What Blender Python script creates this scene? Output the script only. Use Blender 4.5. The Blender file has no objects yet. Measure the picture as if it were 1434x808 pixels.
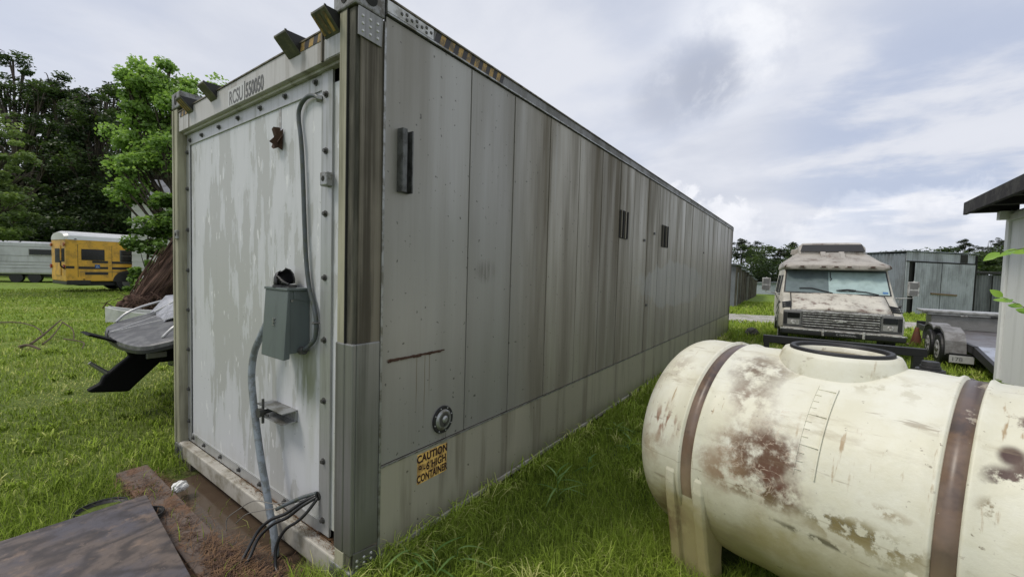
import bpy, bmesh, math, random
import numpy as np
from mathutils import Vector, Matrix
random.seed(7); RNG = np.random.default_rng(7)
SC = bpy.context.scene; COL = SC.collection
R = math.radians

# ------------------------------------------------------------------ camera
cam_d = bpy.data.cameras.new('camera'); cam = bpy.data.objects.new('camera', cam_d); COL.objects.link(cam)
cam_d.sensor_width = 36; cam_d.lens = 36*582.54/1434; cam_d.clip_start = .05; cam_d.clip_end = 3000
CAM = Vector((1.7253, -1.1434, 1.5972))
yaw, pitch, roll = -.6204, -.0449, .0283
fw = Vector((math.sin(yaw)*math.cos(pitch), math.cos(yaw)*math.cos(pitch), math.sin(pitch)))
rt = fw.cross(Vector((0, 0, 1))).normalized(); up = rt.cross(fw)
r2 = math.cos(roll)*rt + math.sin(roll)*up; u2 = -math.sin(roll)*rt + math.cos(roll)*up
cam.matrix_world = Matrix(((r2.x, u2.x, -fw.x, CAM.x), (r2.y, u2.y, -fw.y, CAM.y), (r2.z, u2.z, -fw.z, CAM.z), (0, 0, 0, 1)))
SC.camera = cam
SC.view_settings.view_transform = 'Standard'; SC.view_settings.look = 'None'
SC.view_settings.exposure = 0; SC.view_settings.gamma = 1; SC.view_settings.use_curve_mapping = False

# ------------------------------------------------------------------ node helper
class NT:
    def __init__(s, tree): s.t = tree; s.n = tree.nodes; s.l = tree.links
    def set(s, sock, v):
        if isinstance(v, bpy.types.NodeSocket): s.l.new(v, sock)
        elif isinstance(v, (tuple, list)) and sock.type == 'RGBA' and len(v) == 3: sock.default_value = (*v, 1)
        else: sock.default_value = v
    def N(s, typ, inp={}, out=0, **props):
        nd = s.n.new(typ)
        for k, v in props.items(): setattr(nd, k, v)
        for k, v in inp.items(): s.set(nd.inputs[k], v)
        return nd.outputs[out]
    def m(s, op, a, b=0., c=None, clamp=False):
        nd = s.n.new('ShaderNodeMath'); nd.operation = op; nd.use_clamp = clamp
        s.set(nd.inputs[0], a); s.set(nd.inputs[1], b)
        if c is not None: s.set(nd.inputs[2], c)
        return nd.outputs[0]
    def mix(s, f, a, b, mode='MIX'):
        nd = s.n.new('ShaderNodeMix'); nd.data_type = 'RGBA'; nd.blend_type = mode
        s.set(nd.inputs[0], f); s.set(nd.inputs[6], a); s.set(nd.inputs[7], b); return nd.outputs[2]
    def ss(s, v, lo, hi, a=0., b=1.):
        nd = s.n.new('ShaderNodeMapRange'); nd.interpolation_type = 'SMOOTHSTEP'
        for i, x in enumerate((v, lo, hi, a, b)): s.set(nd.inputs[i], x)
        return nd.outputs[0]
    def ramp(s, f, st):
        nd = s.n.new('ShaderNodeValToRGB'); e = nd.color_ramp.elements
        while len(e) < len(st): e.new(.5)
        for i, (p, c) in enumerate(st): e[i].position = p; e[i].color = (*c, 1)
        s.set(nd.inputs[0], f); return nd.outputs[0]
    def noise(s, vec, scale=1., sc=(1, 1, 1), det=4, rough=.55, loc=(0, 0, 0), dist=0):
        mp = s.N('ShaderNodeMapping', {'Vector': vec, 'Scale': sc, 'Location': loc})
        return s.N('ShaderNodeTexNoise', {'Vector': mp, 'Scale': scale, 'Detail': det, 'Roughness': rough, 'Distortion': dist})
    def pos(s): return s.N('ShaderNodeNewGeometry', out='Position')
    def obj(s): return s.N('ShaderNodeTexCoord', out='Object')
    def xyz(s, v):
        nd = s.n.new('ShaderNodeSeparateXYZ'); s.l.new(v, nd.inputs[0]); return nd.outputs
    def blob(s, vec, c, rad, nz=0., soft=.5):
        d = s.N('ShaderNodeVectorMath', {0: vec, 1: c}, out=0, operation='SUBTRACT')
        d = s.N('ShaderNodeVectorMath', {0: d, 1: (1/rad[0], 1/rad[1], 1/rad[2])}, out=0, operation='MULTIPLY')
        L = s.N('ShaderNodeVectorMath', {0: d}, out='Value', operation='LENGTH')
        L = s.m('ADD', L, nz)
        return s.ss(L, 1-soft, 1., 1., 0.)

# ------------------------------------------------------------------ world: overcast sky with blue gaps
SUN_DIR = Vector((-.50, -.55, 1.05)).normalized()      # towards the sun
world = bpy.data.worlds.new('World'); SC.world = world; world.use_nodes = True
w = NT(world.node_tree); w.n.clear()
el = math.asin(SUN_DIR.z); rot = math.atan2(SUN_DIR.x, SUN_DIR.y)
sky = w.N('ShaderNodeTexSky', sky_type='NISHITA', sun_disc=False, sun_elevation=el, sun_rotation=rot, air_density=1.0, dust_density=1.5, ozone_density=1.5)
dv = w.N('ShaderNodeTexCoord', out='Generated')
dx, dy, dz = w.xyz(dv)
k = w.m('ADD', w.m('MAXIMUM', dz, 0.), .14)
cv = w.N('ShaderNodeCombineXYZ', {0: w.m('DIVIDE', dx, k), 1: w.m('DIVIDE', dy, k), 2: w.m('MULTIPLY', dz, 1.5)})
n1 = w.noise(cv, .55, det=7, rough=.52, loc=(3.1, .4, 0), dist=.3)
n2 = w.noise(cv, 1.5, det=8, rough=.55, loc=(7.3, 2.4, 1), dist=.2)
n3 = w.noise(dv, 5.0, det=9, rough=.6, loc=(1.3, .7, .2), dist=.15)
def near(d, lo, hi):   # soft patch of sky round a direction
    dt = w.N('ShaderNodeVectorMath', {0: dv, 1: Vector(d).normalized()}, out='Value', operation='DOT_PRODUCT')
    return w.ss(dt, math.cos(R(hi)), math.cos(R(lo)))
gapd = near((.16, .95, .25), 4, 17)
gap = w.m('MULTIPLY', gapd, w.ss(w.m('ADD', n2, w.m('MULTIPLY', n1, .4)), .80, .62))
gap2 = w.m('MULTIPLY', w.ss(n1, .47, .36), .5)
gap = w.m('MULTIPLY', w.m('MAXIMUM', gap, gap2), .55)
cl = w.mix(w.ss(n2, .30, .66), (6.5, 6.85, 7.8), (7.7, 7.95, 8.7))
n4 = w.noise(dv, 9.0, det=8, rough=.62, loc=(4.3, 1.7, 2.2), dist=.3)
ed_ = w.m('ADD', w.m('MULTIPLY', n3, .6), w.m('MULTIPLY', n4, .4))
brt = w.m('MULTIPLY', near((-.147, .886, .44), 2, 9), w.ss(ed_, .60, .44))
cl = w.mix(w.m('MULTIPLY', brt, .75), cl, (10.2, 10.3, 10.6))
dark = w.m('MULTIPLY', w.m('MAXIMUM', near((-.192, .903, .384), 1, 5.5), w.m('MULTIPLY', near((-.25, .894, .372), 1, 6), .7)), w.ss(ed_, .36, .54))
cl = w.mix(w.m('MULTIPLY', dark, .9), cl, (4.6, 4.95, 5.9))
cum = w.m('MULTIPLY', w.ss(w.m('ADD', dz, w.m('MULTIPLY', w.m('SUBTRACT', n4, .5), -.30)), .155, .125), w.ss(n3, .40, .54))
cl = w.mix(w.m('MULTIPLY', cum, .85), cl, (9.6, 9.7, 10.2))
skyb = w.mix(.75, sky, (4.3, 5.2, 7.5))
col = w.mix(gap, cl, skyb)
hz = w.ss(dz, .0, .12)
col = w.mix(hz, (6.6, 7.0, 7.9), col)
bg = w.N('ShaderNodeBackground', {'Color': col, 'Strength': .1})
w.l.new(bg, w.n.new('ShaderNodeOutputWorld').inputs[0])

sun_d = bpy.data.lights.new('sun', 'SUN'); sun_d.energy = 1.8; sun_d.angle = R(14); sun_d.color = (1, .93, .82)
sun = bpy.data.objects.new('sun', sun_d); COL.objects.link(sun)
sun.rotation_euler = (-SUN_DIR).to_track_quat('-Z', 'Y').to_euler(); sun.location = (0, 0, 30)

# ------------------------------------------------------------------ object helpers
def tag(o, label=None, cat=None, group=None, kind=None):
    if label: o['label'] = label
    if cat: o['category'] = cat
    if group: o['group'] = group
    if kind: o['kind'] = kind
    return o
def thing(name, label, cat, loc=(0, 0, 0), rz=0, group=None):
    o = bpy.data.objects.new(name, None); COL.objects.link(o); o.location = loc; o.rotation_euler = (0, 0, rz)
    o.empty_display_size = .2
    return tag(o, label, cat, group)
def copy_tree(o, parent=None):
    c = o.copy(); COL.objects.link(c); c.parent = parent
    for ch in list(o.children): copy_tree(ch, c)
    return c
class MB:
    def __init__(s): s.v = []; s.f = []
    def add(s, vs, fs):
        b = len(s.v); s.v += [tuple(v) for v in vs]; s.f += [tuple(i+b for i in f) for f in fs]; return s
    def box(s, x0, x1, y0, y1, z0, z1, top=None):
        t = top or (x0, x1, y0, y1)
        vs = [(x0, y0, z0), (x1, y0, z0), (x1, y1, z0), (x0, y1, z0), (t[0], t[2], z1), (t[1], t[2], z1), (t[1], t[3], z1), (t[0], t[3], z1)]
        return s.add(vs, [(3, 2, 1, 0), (4, 5, 6, 7), (0, 1, 5, 4), (1, 2, 6, 5), (2, 3, 7, 6), (3, 0, 4, 7)])
    def cyl(s, p0, p1, r0, r1=None, n=12, cap=True):
        r1 = r0 if r1 is None else r1
        p0 = Vector(p0); p1 = Vector(p1); d = (p1-p0).normalized()
        a = d.orthogonal().normalized(); b = d.cross(a)
        vs = []
        for p, r in ((p0, r0), (p1, r1)):
            for i in range(n):
                t = 2*math.pi*i/n; vs.append(p + a*(r*math.cos(t)) + b*(r*math.sin(t)))
        fs = [(i, (i+1) % n, n+(i+1) % n, n+i) for i in range(n)]
        if cap: fs += [tuple(range(n))[::-1], tuple(range(n, 2*n))]
        return s.add(vs, fs)
    def tube(s, pts, r, n=8, smooth=True, rad=None):
        P = [Vector(p) for p in pts]
        if smooth and len(P) > 2:
            Q = []; E_ = [P[0]*2-P[1]] + P + [P[-1]*2-P[-2]]
            for i in range(1, len(E_)-2):
                for k in range(6):
                    t = k/6; a, b, c, d = E_[i-1], E_[i], E_[i+1], E_[i+2]
                    Q.append(.5*((2*b)+(c-a)*t+(2*a-5*b+4*c-d)*t*t+(3*b-a-3*c+d)*t**3))
            Q.append(P[-1]); P = Q
        vs = []; prev = None
        for i, p in enumerate(P):
            d = (P[min(i+1, len(P)-1)]-P[max(i-1, 0)]).normalized()
            a = d.orthogonal().normalized() if prev is None else (prev-d*prev.dot(d)).normalized()
            prev = a; b = d.cross(a); rr = r if rad is None else rad[0]+(rad[1]-rad[0])*i/(len(P)-1)
            for j in range(n):
                t = 2*math.pi*j/n; vs.append(p+a*(rr*math.cos(t))+b*(rr*math.sin(t)))
        fs = []
        for i in range(len(P)-1):
            for j in range(n): fs.append((i*n+j, i*n+(j+1) % n, (i+1)*n+(j+1) % n, (i+1)*n+j))
        m = len(P)-1; fs += [tuple(range(n))[::-1], tuple(m*n+j for j in range(n))]
        return s.add(vs, fs)
    def prism(s, poly, axis, a, b):
        """extrude a 2D polygon along axis ('x','y','z') from a to b"""
        def P(u, v, t): return {'x': (t, u, v), 'y': (u, t, v), 'z': (u, v, t)}[axis]
        n = len(poly); vs = [P(u, v, a) for u, v in poly]+[P(u, v, b) for u, v in poly]
        return s.add(vs, [tuple(range(n))[::-1], tuple(range(n, 2*n))]+[(i, (i+1) % n, n+(i+1) % n, n+i) for i in range(n)])
    def loft(s, rings, cap=True, close=True):
        n = len(rings[0]); vs = [p for r in rings for p in r]; fs = []
        for i in range(len(rings)-1):
            for j in range(n if close else n-1): fs.append((i*n+j, i*n+(j+1) % n, (i+1)*n+(j+1) % n, (i+1)*n+j))
        if cap: fs += [tuple(range(n))[::-1], tuple((len(rings)-1)*n+j for j in range(n))]
        return s.add(vs, fs)
    def mesh(s, name):
        me = bpy.data.meshes.new(name); me.from_pydata(s.v, [], s.f)
        bm = bmesh.new(); bm.from_mesh(me); bmesh.ops.recalc_face_normals(bm, faces=bm.faces); bm.to_mesh(me); bm.free()
        return me
    def build(s, name, mat, parent=None, bev=0, smooth=False, label=None, sub=0):
        me = s.mesh(name); o = bpy.data.objects.new(name, me); COL.objects.link(o); o.parent = parent
        if mat: me.materials.append(mat)
        if smooth or bev:
            for p in me.polygons: p.use_smooth = smooth
        if sub: md = o.modifiers.new('s', 'SUBSURF'); md.levels = md.render_levels = sub
        if bev: md = o.modifiers.new('b', 'BEVEL'); md.width = bev; md.segments = 2; md.limit_method = 'ANGLE'; md.harden_normals = False
        if label: o['label'] = label
        return o
def share(name, me, parent, loc=(0, 0, 0), rot=(0, 0, 0), scale=(1, 1, 1)):
    o = bpy.data.objects.new(name, me); COL.objects.link(o); o.parent = parent; o.location = loc; o.rotation_euler = rot; o.scale = scale
    return o
def text(body, name, mat, parent, size, loc, rot, depth=.001, sx=1, spacing=1, align='LEFT', bold=0, line=1):
    c = bpy.data.curves.new('t', 'FONT'); c.body = body; c.size = size; c.extrude = depth; c.space_character = spacing; c.align_x = align; c.offset = bold; c.space_line = line
    o = bpy.data.objects.new('t', c); COL.objects.link(o)
    dg = bpy.context.evaluated_depsgraph_get(); me = bpy.data.meshes.new_from_object(o.evaluated_get(dg))
    bpy.data.objects.remove(o); me.materials.clear(); me.materials.append(mat)
    q = bpy.data.objects.new(name, me); COL.objects.link(q); q.parent = parent; q.location = loc; q.rotation_euler = rot; q.scale = (sx, 1, 1)
    return q

# ------------------------------------------------------------------ materials
def newmat(name):
    m = bpy.data.materials.new(name); m.use_nodes = True; t = NT(m.node_tree); t.n.clear(); return m, t
def finish(t, col, rough=.6, metal=0., bump=None, bs=.3, bd=.01, spec=.5, trans=None):
    inp = {'Base Color': col, 'Roughness': rough, 'Metallic': metal, 'Specular IOR Level': spec}
    nd = t.n.new('ShaderNodeBsdfPrincipled')
    for k, v in inp.items(): t.set(nd.inputs[k], v)
    if bump is not None:
        t.set(nd.inputs['Normal'], t.N('ShaderNodeBump', {'Height': bump, 'Strength': bs, 'Distance': bd}))
    sh = nd.outputs[0]
    if trans is not None:
        tr = t.N('ShaderNodeBsdfTranslucent', {'Color': trans}); sh = t.N('ShaderNodeMixShader', {0: .35, 1: sh, 2: tr})
    t.l.new(sh, t.n.new('ShaderNodeOutputMaterial').inputs[0])
def plain(name, c, rough=.6, metal=0., var=.25, scale=6., dirt=None, dirtamt=.4, spec=.5, bump=.1, sc=(1, 1, 1)):
    """painted / cast surface: base colour with fine mottling, optional dirt colour"""
    m, t = newmat(name); p = t.pos()
    a = t.noise(p, scale, sc, det=6, rough=.6); b = t.noise(p, scale*7, sc, det=3)
    col = t.mix(t.m('MULTIPLY', t.ss(a, .3, .7), var), c, tuple(x*.55 for x in c))
    if dirt: col = t.mix(t.m('MULTIPLY', t.ss(t.m('ADD', a, t.m('MULTIPLY', b, .3)), .58, .78), dirtamt*1.6, clamp=True), col, dirt)
    finish(t, col, t.m('ADD', rough-.06, t.m('MULTIPLY', b, .14)), metal, b, bump, .004, spec)
    return m
def streaky(name, c, dirt, amt=.6, rough=.5, metal=.0, sc=(9, 9, .5), var=.2, low=None, spec=.5, thr=(.46, .7), lowc=None, streak2=.5):
    """vertical rain streaks on sheet metal"""
    m, t = newmat(name); p = t.pos(); X, Y, Z = t.xyz(p)
    a = t.noise(p, 1., sc, det=6, rough=.62); b = t.noise(p, 1.2, (1, 1, .8), det=5, rough=.6, loc=(4, 1, 2)); c2 = t.noise(p, 1., (sc[0]*5, sc[1]*5, sc[2]*2.5), det=3)
    fine = t.noise(p, 70, det=3)
    col = t.mix(t.m('MULTIPLY', t.ss(b, .35, .65), var), c, tuple(x*.6 for x in c))
    f = t.m('MULTIPLY', t.ss(t.m('ADD', t.m('MULTIPLY', a, .65), t.m('MULTIPLY', b, .35)), *thr), amt)
    col = t.mix(f, col, dirt)
    col = t.mix(t.m('MULTIPLY', t.ss(c2, .5, .75), streak2*.5), col, dirt)
    if low: col = t.mix(t.m('MULTIPLY', t.ss(t.m('ADD', Z, t.m('MULTIPLY', b, .5)), low+.45, low), .6), col, lowc or dirt)
    finish(t, col, t.m('ADD', rough, t.m('MULTIPLY', f, .25)), metal, fine, .12, .002, spec)
    return m

# container side sheets
def mat_side(name, base=(.375, .372, .35), kick=False):
    m, t = newmat(name); p = t.pos(); X, Y, Z = t.xyz(p)
    rnd = t.N('ShaderNodeObjectInfo', out='Random')
    yz = t.N('ShaderNodeCombineXYZ', {0: 0., 1: Y, 2: Z})
    s1 = t.noise(yz, 1., (1, 3.6, .22), det=4, rough=.55, loc=(0, .3, 0)); s2 = t.noise(yz, 1., (1, 8, .6), det=6, rough=.62)
    s3 = t.noise(yz, 1., (1, 75, 2.2), det=3); cl_ = t.noise(yz, 1.3, (1, 1, 1), det=6, rough=.62, loc=(0, 5, 1))
    fine = t.noise(p, 110, det=3); sp = t.noise(p, 34, det=2, rough=.4)
    # weathering grows away from the sheltered first panel and towards the roof
    far = t.ss(Y, 1.15, 1.75); top = t.ss(t.m('ADD', Z, t.m('MULTIPLY', cl_, .5)), 1.5, 3.1)
    dn = t.m('ADD', t.m('MULTIPLY', s1, .62), t.m('MULTIPLY', s2, .38))
    if kick: amt = t.m('MULTIPLY', t.ss(dn, .5, .62), .55)
    else:
        lvl = t.m('ADD', .26, t.m('ADD', t.m('MULTIPLY', far, t.ss(Y, 3.6, 7.5, .55, .22)), t.m('MULTIPLY', top, .28)))  # grime eased on far panels, which look lighter with reflected sky
        amt = t.m('MULTIPLY', t.ss(dn, .32, .68), lvl)
    col = t.mix(t.m('MULTIPLY', far, .75), base, (.385, .362, .30))
    col = t.mix(t.m('MULTIPLY', t.m('SUBTRACT', rnd, .5), .5, clamp=True), col, (.18, .178, .168))
    col = t.mix(amt, col, (.115, .096, .062))
    col = t.mix(t.m('MULTIPLY', t.ss(s3, .5, .78), .10), col, (.11, .10, .08))
    col = t.mix(t.m('MULTIPLY', t.ss(t.noise(yz, 1., (1, 9, .35), det=4, loc=(0, 9, 3)), .58, .74), .28), col, (.36, .37, .36))
    # pale washed patch on the far middle panels
    nz = t.m('MULTIPLY', t.m('SUBTRACT', cl_, .5), 1.3)
    if not kick:
        wash = t.blob(yz, (0, 5.9, 1.45), (1, 1.9, .36), nz, .12)
        col = t.mix(t.m('MULTIPLY', wash, .55), col, (.36, .365, .36))
        rub = t.blob(yz, (0, .98, 1.58), (1, .13, .09), nz, .9)
        col = t.mix(t.m('MULTIPLY', rub, t.m('MULTIPLY', t.ss(s3, .35, .6), .5)), col, (.07, .062, .045))
        # rust line and its runs
        line = t.m('MULTIPLY', t.ss(t.m('ABSOLUTE', t.m('SUBTRACT', Z, t.m('ADD', 1.108, t.m('MULTIPLY', t.noise(yz, 30), .012)))), .009, .004), t.m('MULTIPLY', t.ss(Y, .19, .215), t.ss(Y, .60, .56)))
        col = t.mix(t.m('MULTIPLY', line, .95), col, (.075, .028, .012))
        for yy, zz in ((.395, .8), (.455, .73), (.49, .86)):
            d = t.ss(t.m('ABSOLUTE', t.m('SUBTRACT', Y, t.m('ADD', yy, t.m('MULTIPLY', t.noise(yz, 9), .008)))), .004, .001)
            d = t.m('MULTIPLY', d, t.m('MULTIPLY', t.ss(Z, zz-.05, zz+.15), t.ss(Z, 1.115, 1.10)))
            col = t.mix(t.m('MULTIPLY', d, .6), col, (.13, .07, .03))
        seep = t.m('MULTIPLY', t.blob(yz, (0, .6, .56), (1, .12, .12), nz, .9), t.ss(s3, .45, .7))
        col = t.mix(seep, col, (.05, .045, .035))
    else:
        bot = t.ss(t.m('ADD', Z, t.m('MULTIPLY', s2, .25)), .42, .2)
        col = t.mix(t.m('MULTIPLY', bot, .55), col, (.10, .095, .065))
    col = t.mix(t.m('MULTIPLY', t.ss(sp, .70, .76), .7), col, (.03, .027, .02))
    if not kick: col = t.mix(t.m('MULTIPLY', t.ss(Y, 4.6, 9.5), .40), col, (.34, .335, .31))  # far panels coloured paler to stand for their reflective sheen
    wavy = t.noise(yz, 1., (1, 2.6, .9), det=2, rough=.4, loc=(0, 2, 2))
    finish(t, col, t.m('ADD', .33, t.m('MULTIPLY', amt, .35)), .30, t.m('ADD', t.m('MULTIPLY', fine, .1), t.m('ADD', t.m('MULTIPLY', s1, .5), t.m('MULTIPLY', wavy, 4.5))), .35, .010)
    return m
M_side = mat_side('weathered_side_sheet'); M_kick = mat_side('weathered_kick_sheet', (.50, .47, .385), True)

def mat_door():
    m, t = newmat('peeling_white_paint'); p = t.pos(); X, Y, Z = t.xyz(p)
    a = t.noise(p, 1., (3.2, 1, .85), det=8, rough=.66, dist=.25, loc=(.2, 0, .4)); b = t.noise(p, 1., (11, 1, 1.6), det=6, rough=.6)
    mid = t.blob(p, (-1.25, .06, 1.35), (1.25, 2, 1.5), 0., .9)
    v = t.m('ADD', t.m('MULTIPLY', a, .62), t.m('MULTIPLY', b, .38))
    v = t.m('ADD', v, t.m('MULTIPLY', mid, .10))
    bare = t.ss(v, .552, .562)
    col = t.mix(bare, (.575, .588, .612), (.43, .438, .432))
    mid2 = t.m('MULTIPLY', t.ss(v, .515, .535), t.m('SUBTRACT', 1., bare)); col = t.mix(t.m('MULTIPLY', mid2, .45), col, (.50, .52, .53))
    f2 = t.noise(p, 1., (20, 1, 7), det=5, loc=(1, 1, 1))
    col = t.mix(t.m('MULTIPLY', t.ss(f2, .64, .66), .8), col, (.72, .73, .74))
    st = t.noise(p, 1., (26, 1, .5), det=4, loc=(3, 0, 5))
    col = t.mix(t.m('MULTIPLY', t.ss(st, .55, .8), t.ss(Z, 1.6, 2.5, .12, .35)), col, (.25, .25, .24))
    alg = t.m('MULTIPLY', t.blob(p, (-.52, .06, .95), (.19, 2, .30), t.m('MULTIPLY', t.m('SUBTRACT', b, .5), 1.5), .9), t.ss(b, .35, .6))
    col = t.mix(t.m('MULTIPLY', alg, .75), col, (.13, .15, .06))
    alg2 = t.m('MULTIPLY', t.ss(X, -.62, -.36), t.ss(b, .4, .62)); alg2 = t.m('MULTIPLY', alg2, t.ss(Z, 1.5, .5))
    col = t.mix(t.m('MULTIPLY', alg2, .45), col, (.30, .32, .20))
    low = t.m('MULTIPLY', t.ss(t.m('ADD', Z, t.m('MULTIPLY', b, .3)), .48, .25), .35)
    col = t.mix(low, col, (.30, .29, .20))
    dk = t.N('ShaderNodeTexNoise', {'Vector': p, 'Scale': 45., 'Detail': 2.})
    col = t.mix(t.m('MULTIPLY', t.ss(dk, .73, .77), .7), col, (.06, .06, .05))
    finish(t, col, .42, 0., t.m('ADD', t.m('MULTIPLY', bare, -.5), t.m('MULTIPLY', t.noise(p, 60), .3)), .25, .003)
    return m
M_door = mat_door()
M_header = streaky('grimy_header_paint', (.50, .49, .49), (.22, .20, .18), .75, .5, sc=(11, 3, .9), thr=(.48, .62))
M_strip = streaky('aluminium_strip', (.46, .47, .47), (.15, .16, .11), .6, .38, .5, sc=(14, 14, .9), thr=(.5, .66))
M_postlight = streaky('green_tinged_post', (.40, .385, .28), (.12, .115, .075), .7, .55, .1, sc=(16, 16, 1.2), thr=(.44, .64))
M_postedge = streaky('blackened_post_edge', (.10, .095, .07), (.03, .03, .022), .8, .7, 0, sc=(26, 26, 3), thr=(.4, .6))
M_postside = streaky('mildewed_post_side', (.20, .178, .135), (.05, .042, .028), .9, .55, .15, sc=(20, 20, .5), thr=(.42, .60))
M_guard = streaky('bright_guard_sheet', (.26, .262, .255), (.09, .09, .07), .6, .38, .5, sc=(22, 22, .5), thr=(.48, .64), low=.3)
M_sill = streaky('chalky_sill', (.50, .48, .43), (.17, .15, .10), .8, .6, .1, sc=(6, 6, 6), thr=(.46, .62), low=.05)
M_toprail = streaky('grimy_top_rail', (.20, .20, .20), (.09, .085, .075), .7, .5, .2, sc=(5, 5, 2), thr=(.42, .62))
M_whiteplate = plain('white_splice_plate', (.62, .62, .65), .45, 0, .2, 9, (.25, .24, .22), .5)
M_casting = plain('grey_corner_casting', (.27, .275, .27), .5, .5, .5, 14, (.08, .07, .05), .5)
M_galv = plain('galvanised_metal', (.36, .37, .37), .38, .6, .4, 12, (.14, .13, .10), .5)
M_bolt = plain('dull_bolt_steel', (.11, .11, .105), .5, .6, .4, 40)
M_rivet = plain('bright_rivet', (.55, .55, .54), .4, .5, .3, 40)
M_black = plain('black_rubber', (.018, .018, .02), .5, 0, .3, 20)
M_dark = plain('dark_void', (.02, .02, .018), .9, 0, .3, 6)
M_hazY = plain('hazard_yellow', (.42, .27, .08), .6, 0, .5, 14, (.12, .09, .05), .7)
M_hazK = plain('hazard_black', (.035, .033, .035), .6, 0, .4, 14)
M_lug = plain('olive_lug_paint', (.075, .078, .06), .55, .2, .5, 18, (.16, .15, .10), .5)
M_box = streaky('switchbox_grey', (.125, .150, .152), (.07, .08, .075), .4, .42, .1, sc=(14, 14, 3), thr=(.5, .7), streak2=.3)
M_conduit = plain('grey_conduit', (.085, .10, .11), .45, 0, .35, 20, (.07, .08, .05), .5)
M_conduitL = plain('pale_grey_conduit', (.27, .31, .35), .38, 0, .3, 20, (.12, .12, .10), .4)
M_sticker = plain('sticker_yellow', (.80, .52, .15), .5, 0, .25, 16, (.25, .15, .06), .5)
M_ink = plain('dark_maroon_ink', (.035, .012, .012), .6, 0, .2, 20)
M_stencil = plain('faded_stencil_ink', (.15, .15, .16), .7, 0, .6, 30)
M_white = plain('bright_litter', (.8, .8, .78), .6, 0, .15, 30)
M_rust = plain('rusty_scab', (.07, .035, .022), .85, .1, .6, 30)
M_slot = plain('slot_shadow_metal', (.035, .035, .034), .5, .4, .3, 20)

# foliage
def mat_leaf(name, c1, c2, c3, rough=.5, tr=1.3, lift=0.):
    m, t = newmat(name); a = t.N('ShaderNodeAttribute', attribute_name='tone', out='Fac')
    col = t.ramp(a, [(0., c1), (.55, c2), (1., c3)])
    finish(t, col, rough, 0., spec=.35 if not lift else .08, trans=t.mix(1., col, (tr, tr*1.05, tr*.6), 'MULTIPLY'))
    if lift:      # blades bend over: shade them nearer to the lie of the lawn than their own thin faces
        n = t.N('ShaderNodeNewGeometry', out='Normal'); n = t.N('ShaderNodeVectorMath', {0: n, 1: (0, 0, lift)}, operation='ADD'); n = t.N('ShaderNodeVectorMath', {0: n}, operation='NORMALIZE')
        for nd in t.n:
            if nd.type in ('BSDF_PRINCIPLED', 'BSDF_TRANSLUCENT'): t.l.new(n, nd.inputs['Normal'])
    return m
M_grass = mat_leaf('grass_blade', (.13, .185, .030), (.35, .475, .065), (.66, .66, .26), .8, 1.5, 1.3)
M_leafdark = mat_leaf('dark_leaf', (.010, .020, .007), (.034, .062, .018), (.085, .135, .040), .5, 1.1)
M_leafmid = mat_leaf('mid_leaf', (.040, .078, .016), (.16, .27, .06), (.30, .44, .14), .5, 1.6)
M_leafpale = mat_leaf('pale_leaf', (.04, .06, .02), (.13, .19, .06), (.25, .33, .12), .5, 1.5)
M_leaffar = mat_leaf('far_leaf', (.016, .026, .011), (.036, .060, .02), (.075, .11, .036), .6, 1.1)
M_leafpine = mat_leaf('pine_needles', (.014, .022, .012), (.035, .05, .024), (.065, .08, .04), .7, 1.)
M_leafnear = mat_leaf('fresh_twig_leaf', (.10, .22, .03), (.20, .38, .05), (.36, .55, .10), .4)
M_weed = mat_leaf('weed_leaf', (.06, .12, .03), (.14, .26, .06), (.28, .42, .14), .5)
M_bark = plain('bark', (.085, .068, .052), .9, 0, .7, 8, (.03, .025, .02), .6, bump=.8, sc=(1, 1, .3))
# ------------------------------------------------------------------ ground
def sst(x, a, b):
    t = np.clip((np.asarray(x, float)-a)/(b-a), 0, 1); return t*t*(3-2*t)
def vnoise(x, y, s, seed=0):
    x = np.asarray(x)*s+seed*17.3; y = np.asarray(y)*s+seed*9.1
    return (np.sin(x*1.3+1.7*np.sin(y*.9+seed))+np.sin(y*1.7+1.3*np.sin(x*1.1))+np.sin((x+y)*.8+2*np.sin((x-y)*.6)))/3
def gz(x, y):
    x = np.asarray(x, float); y = np.asarray(y, float)
    z = .012*vnoise(x, y, 1.9, 1)+.008*vnoise(x, y, 5.1, 2)
    z = z-1.1*sst(y, 16, 75)-.15*sst(-x, 12, 26)
    dip = sst(x, -2.25, -1.9)*sst(-x, .35, .6)*sst(y, -.27, -.12)*(1-sst(y, .9, 1.4))
    return z-.085*dip-.02*sst(x, -2.6, -2.4)*sst(-x, -.1, .0)*sst(y, .1, .4)*(1-sst(y, 11.2, 11.6))
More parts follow.
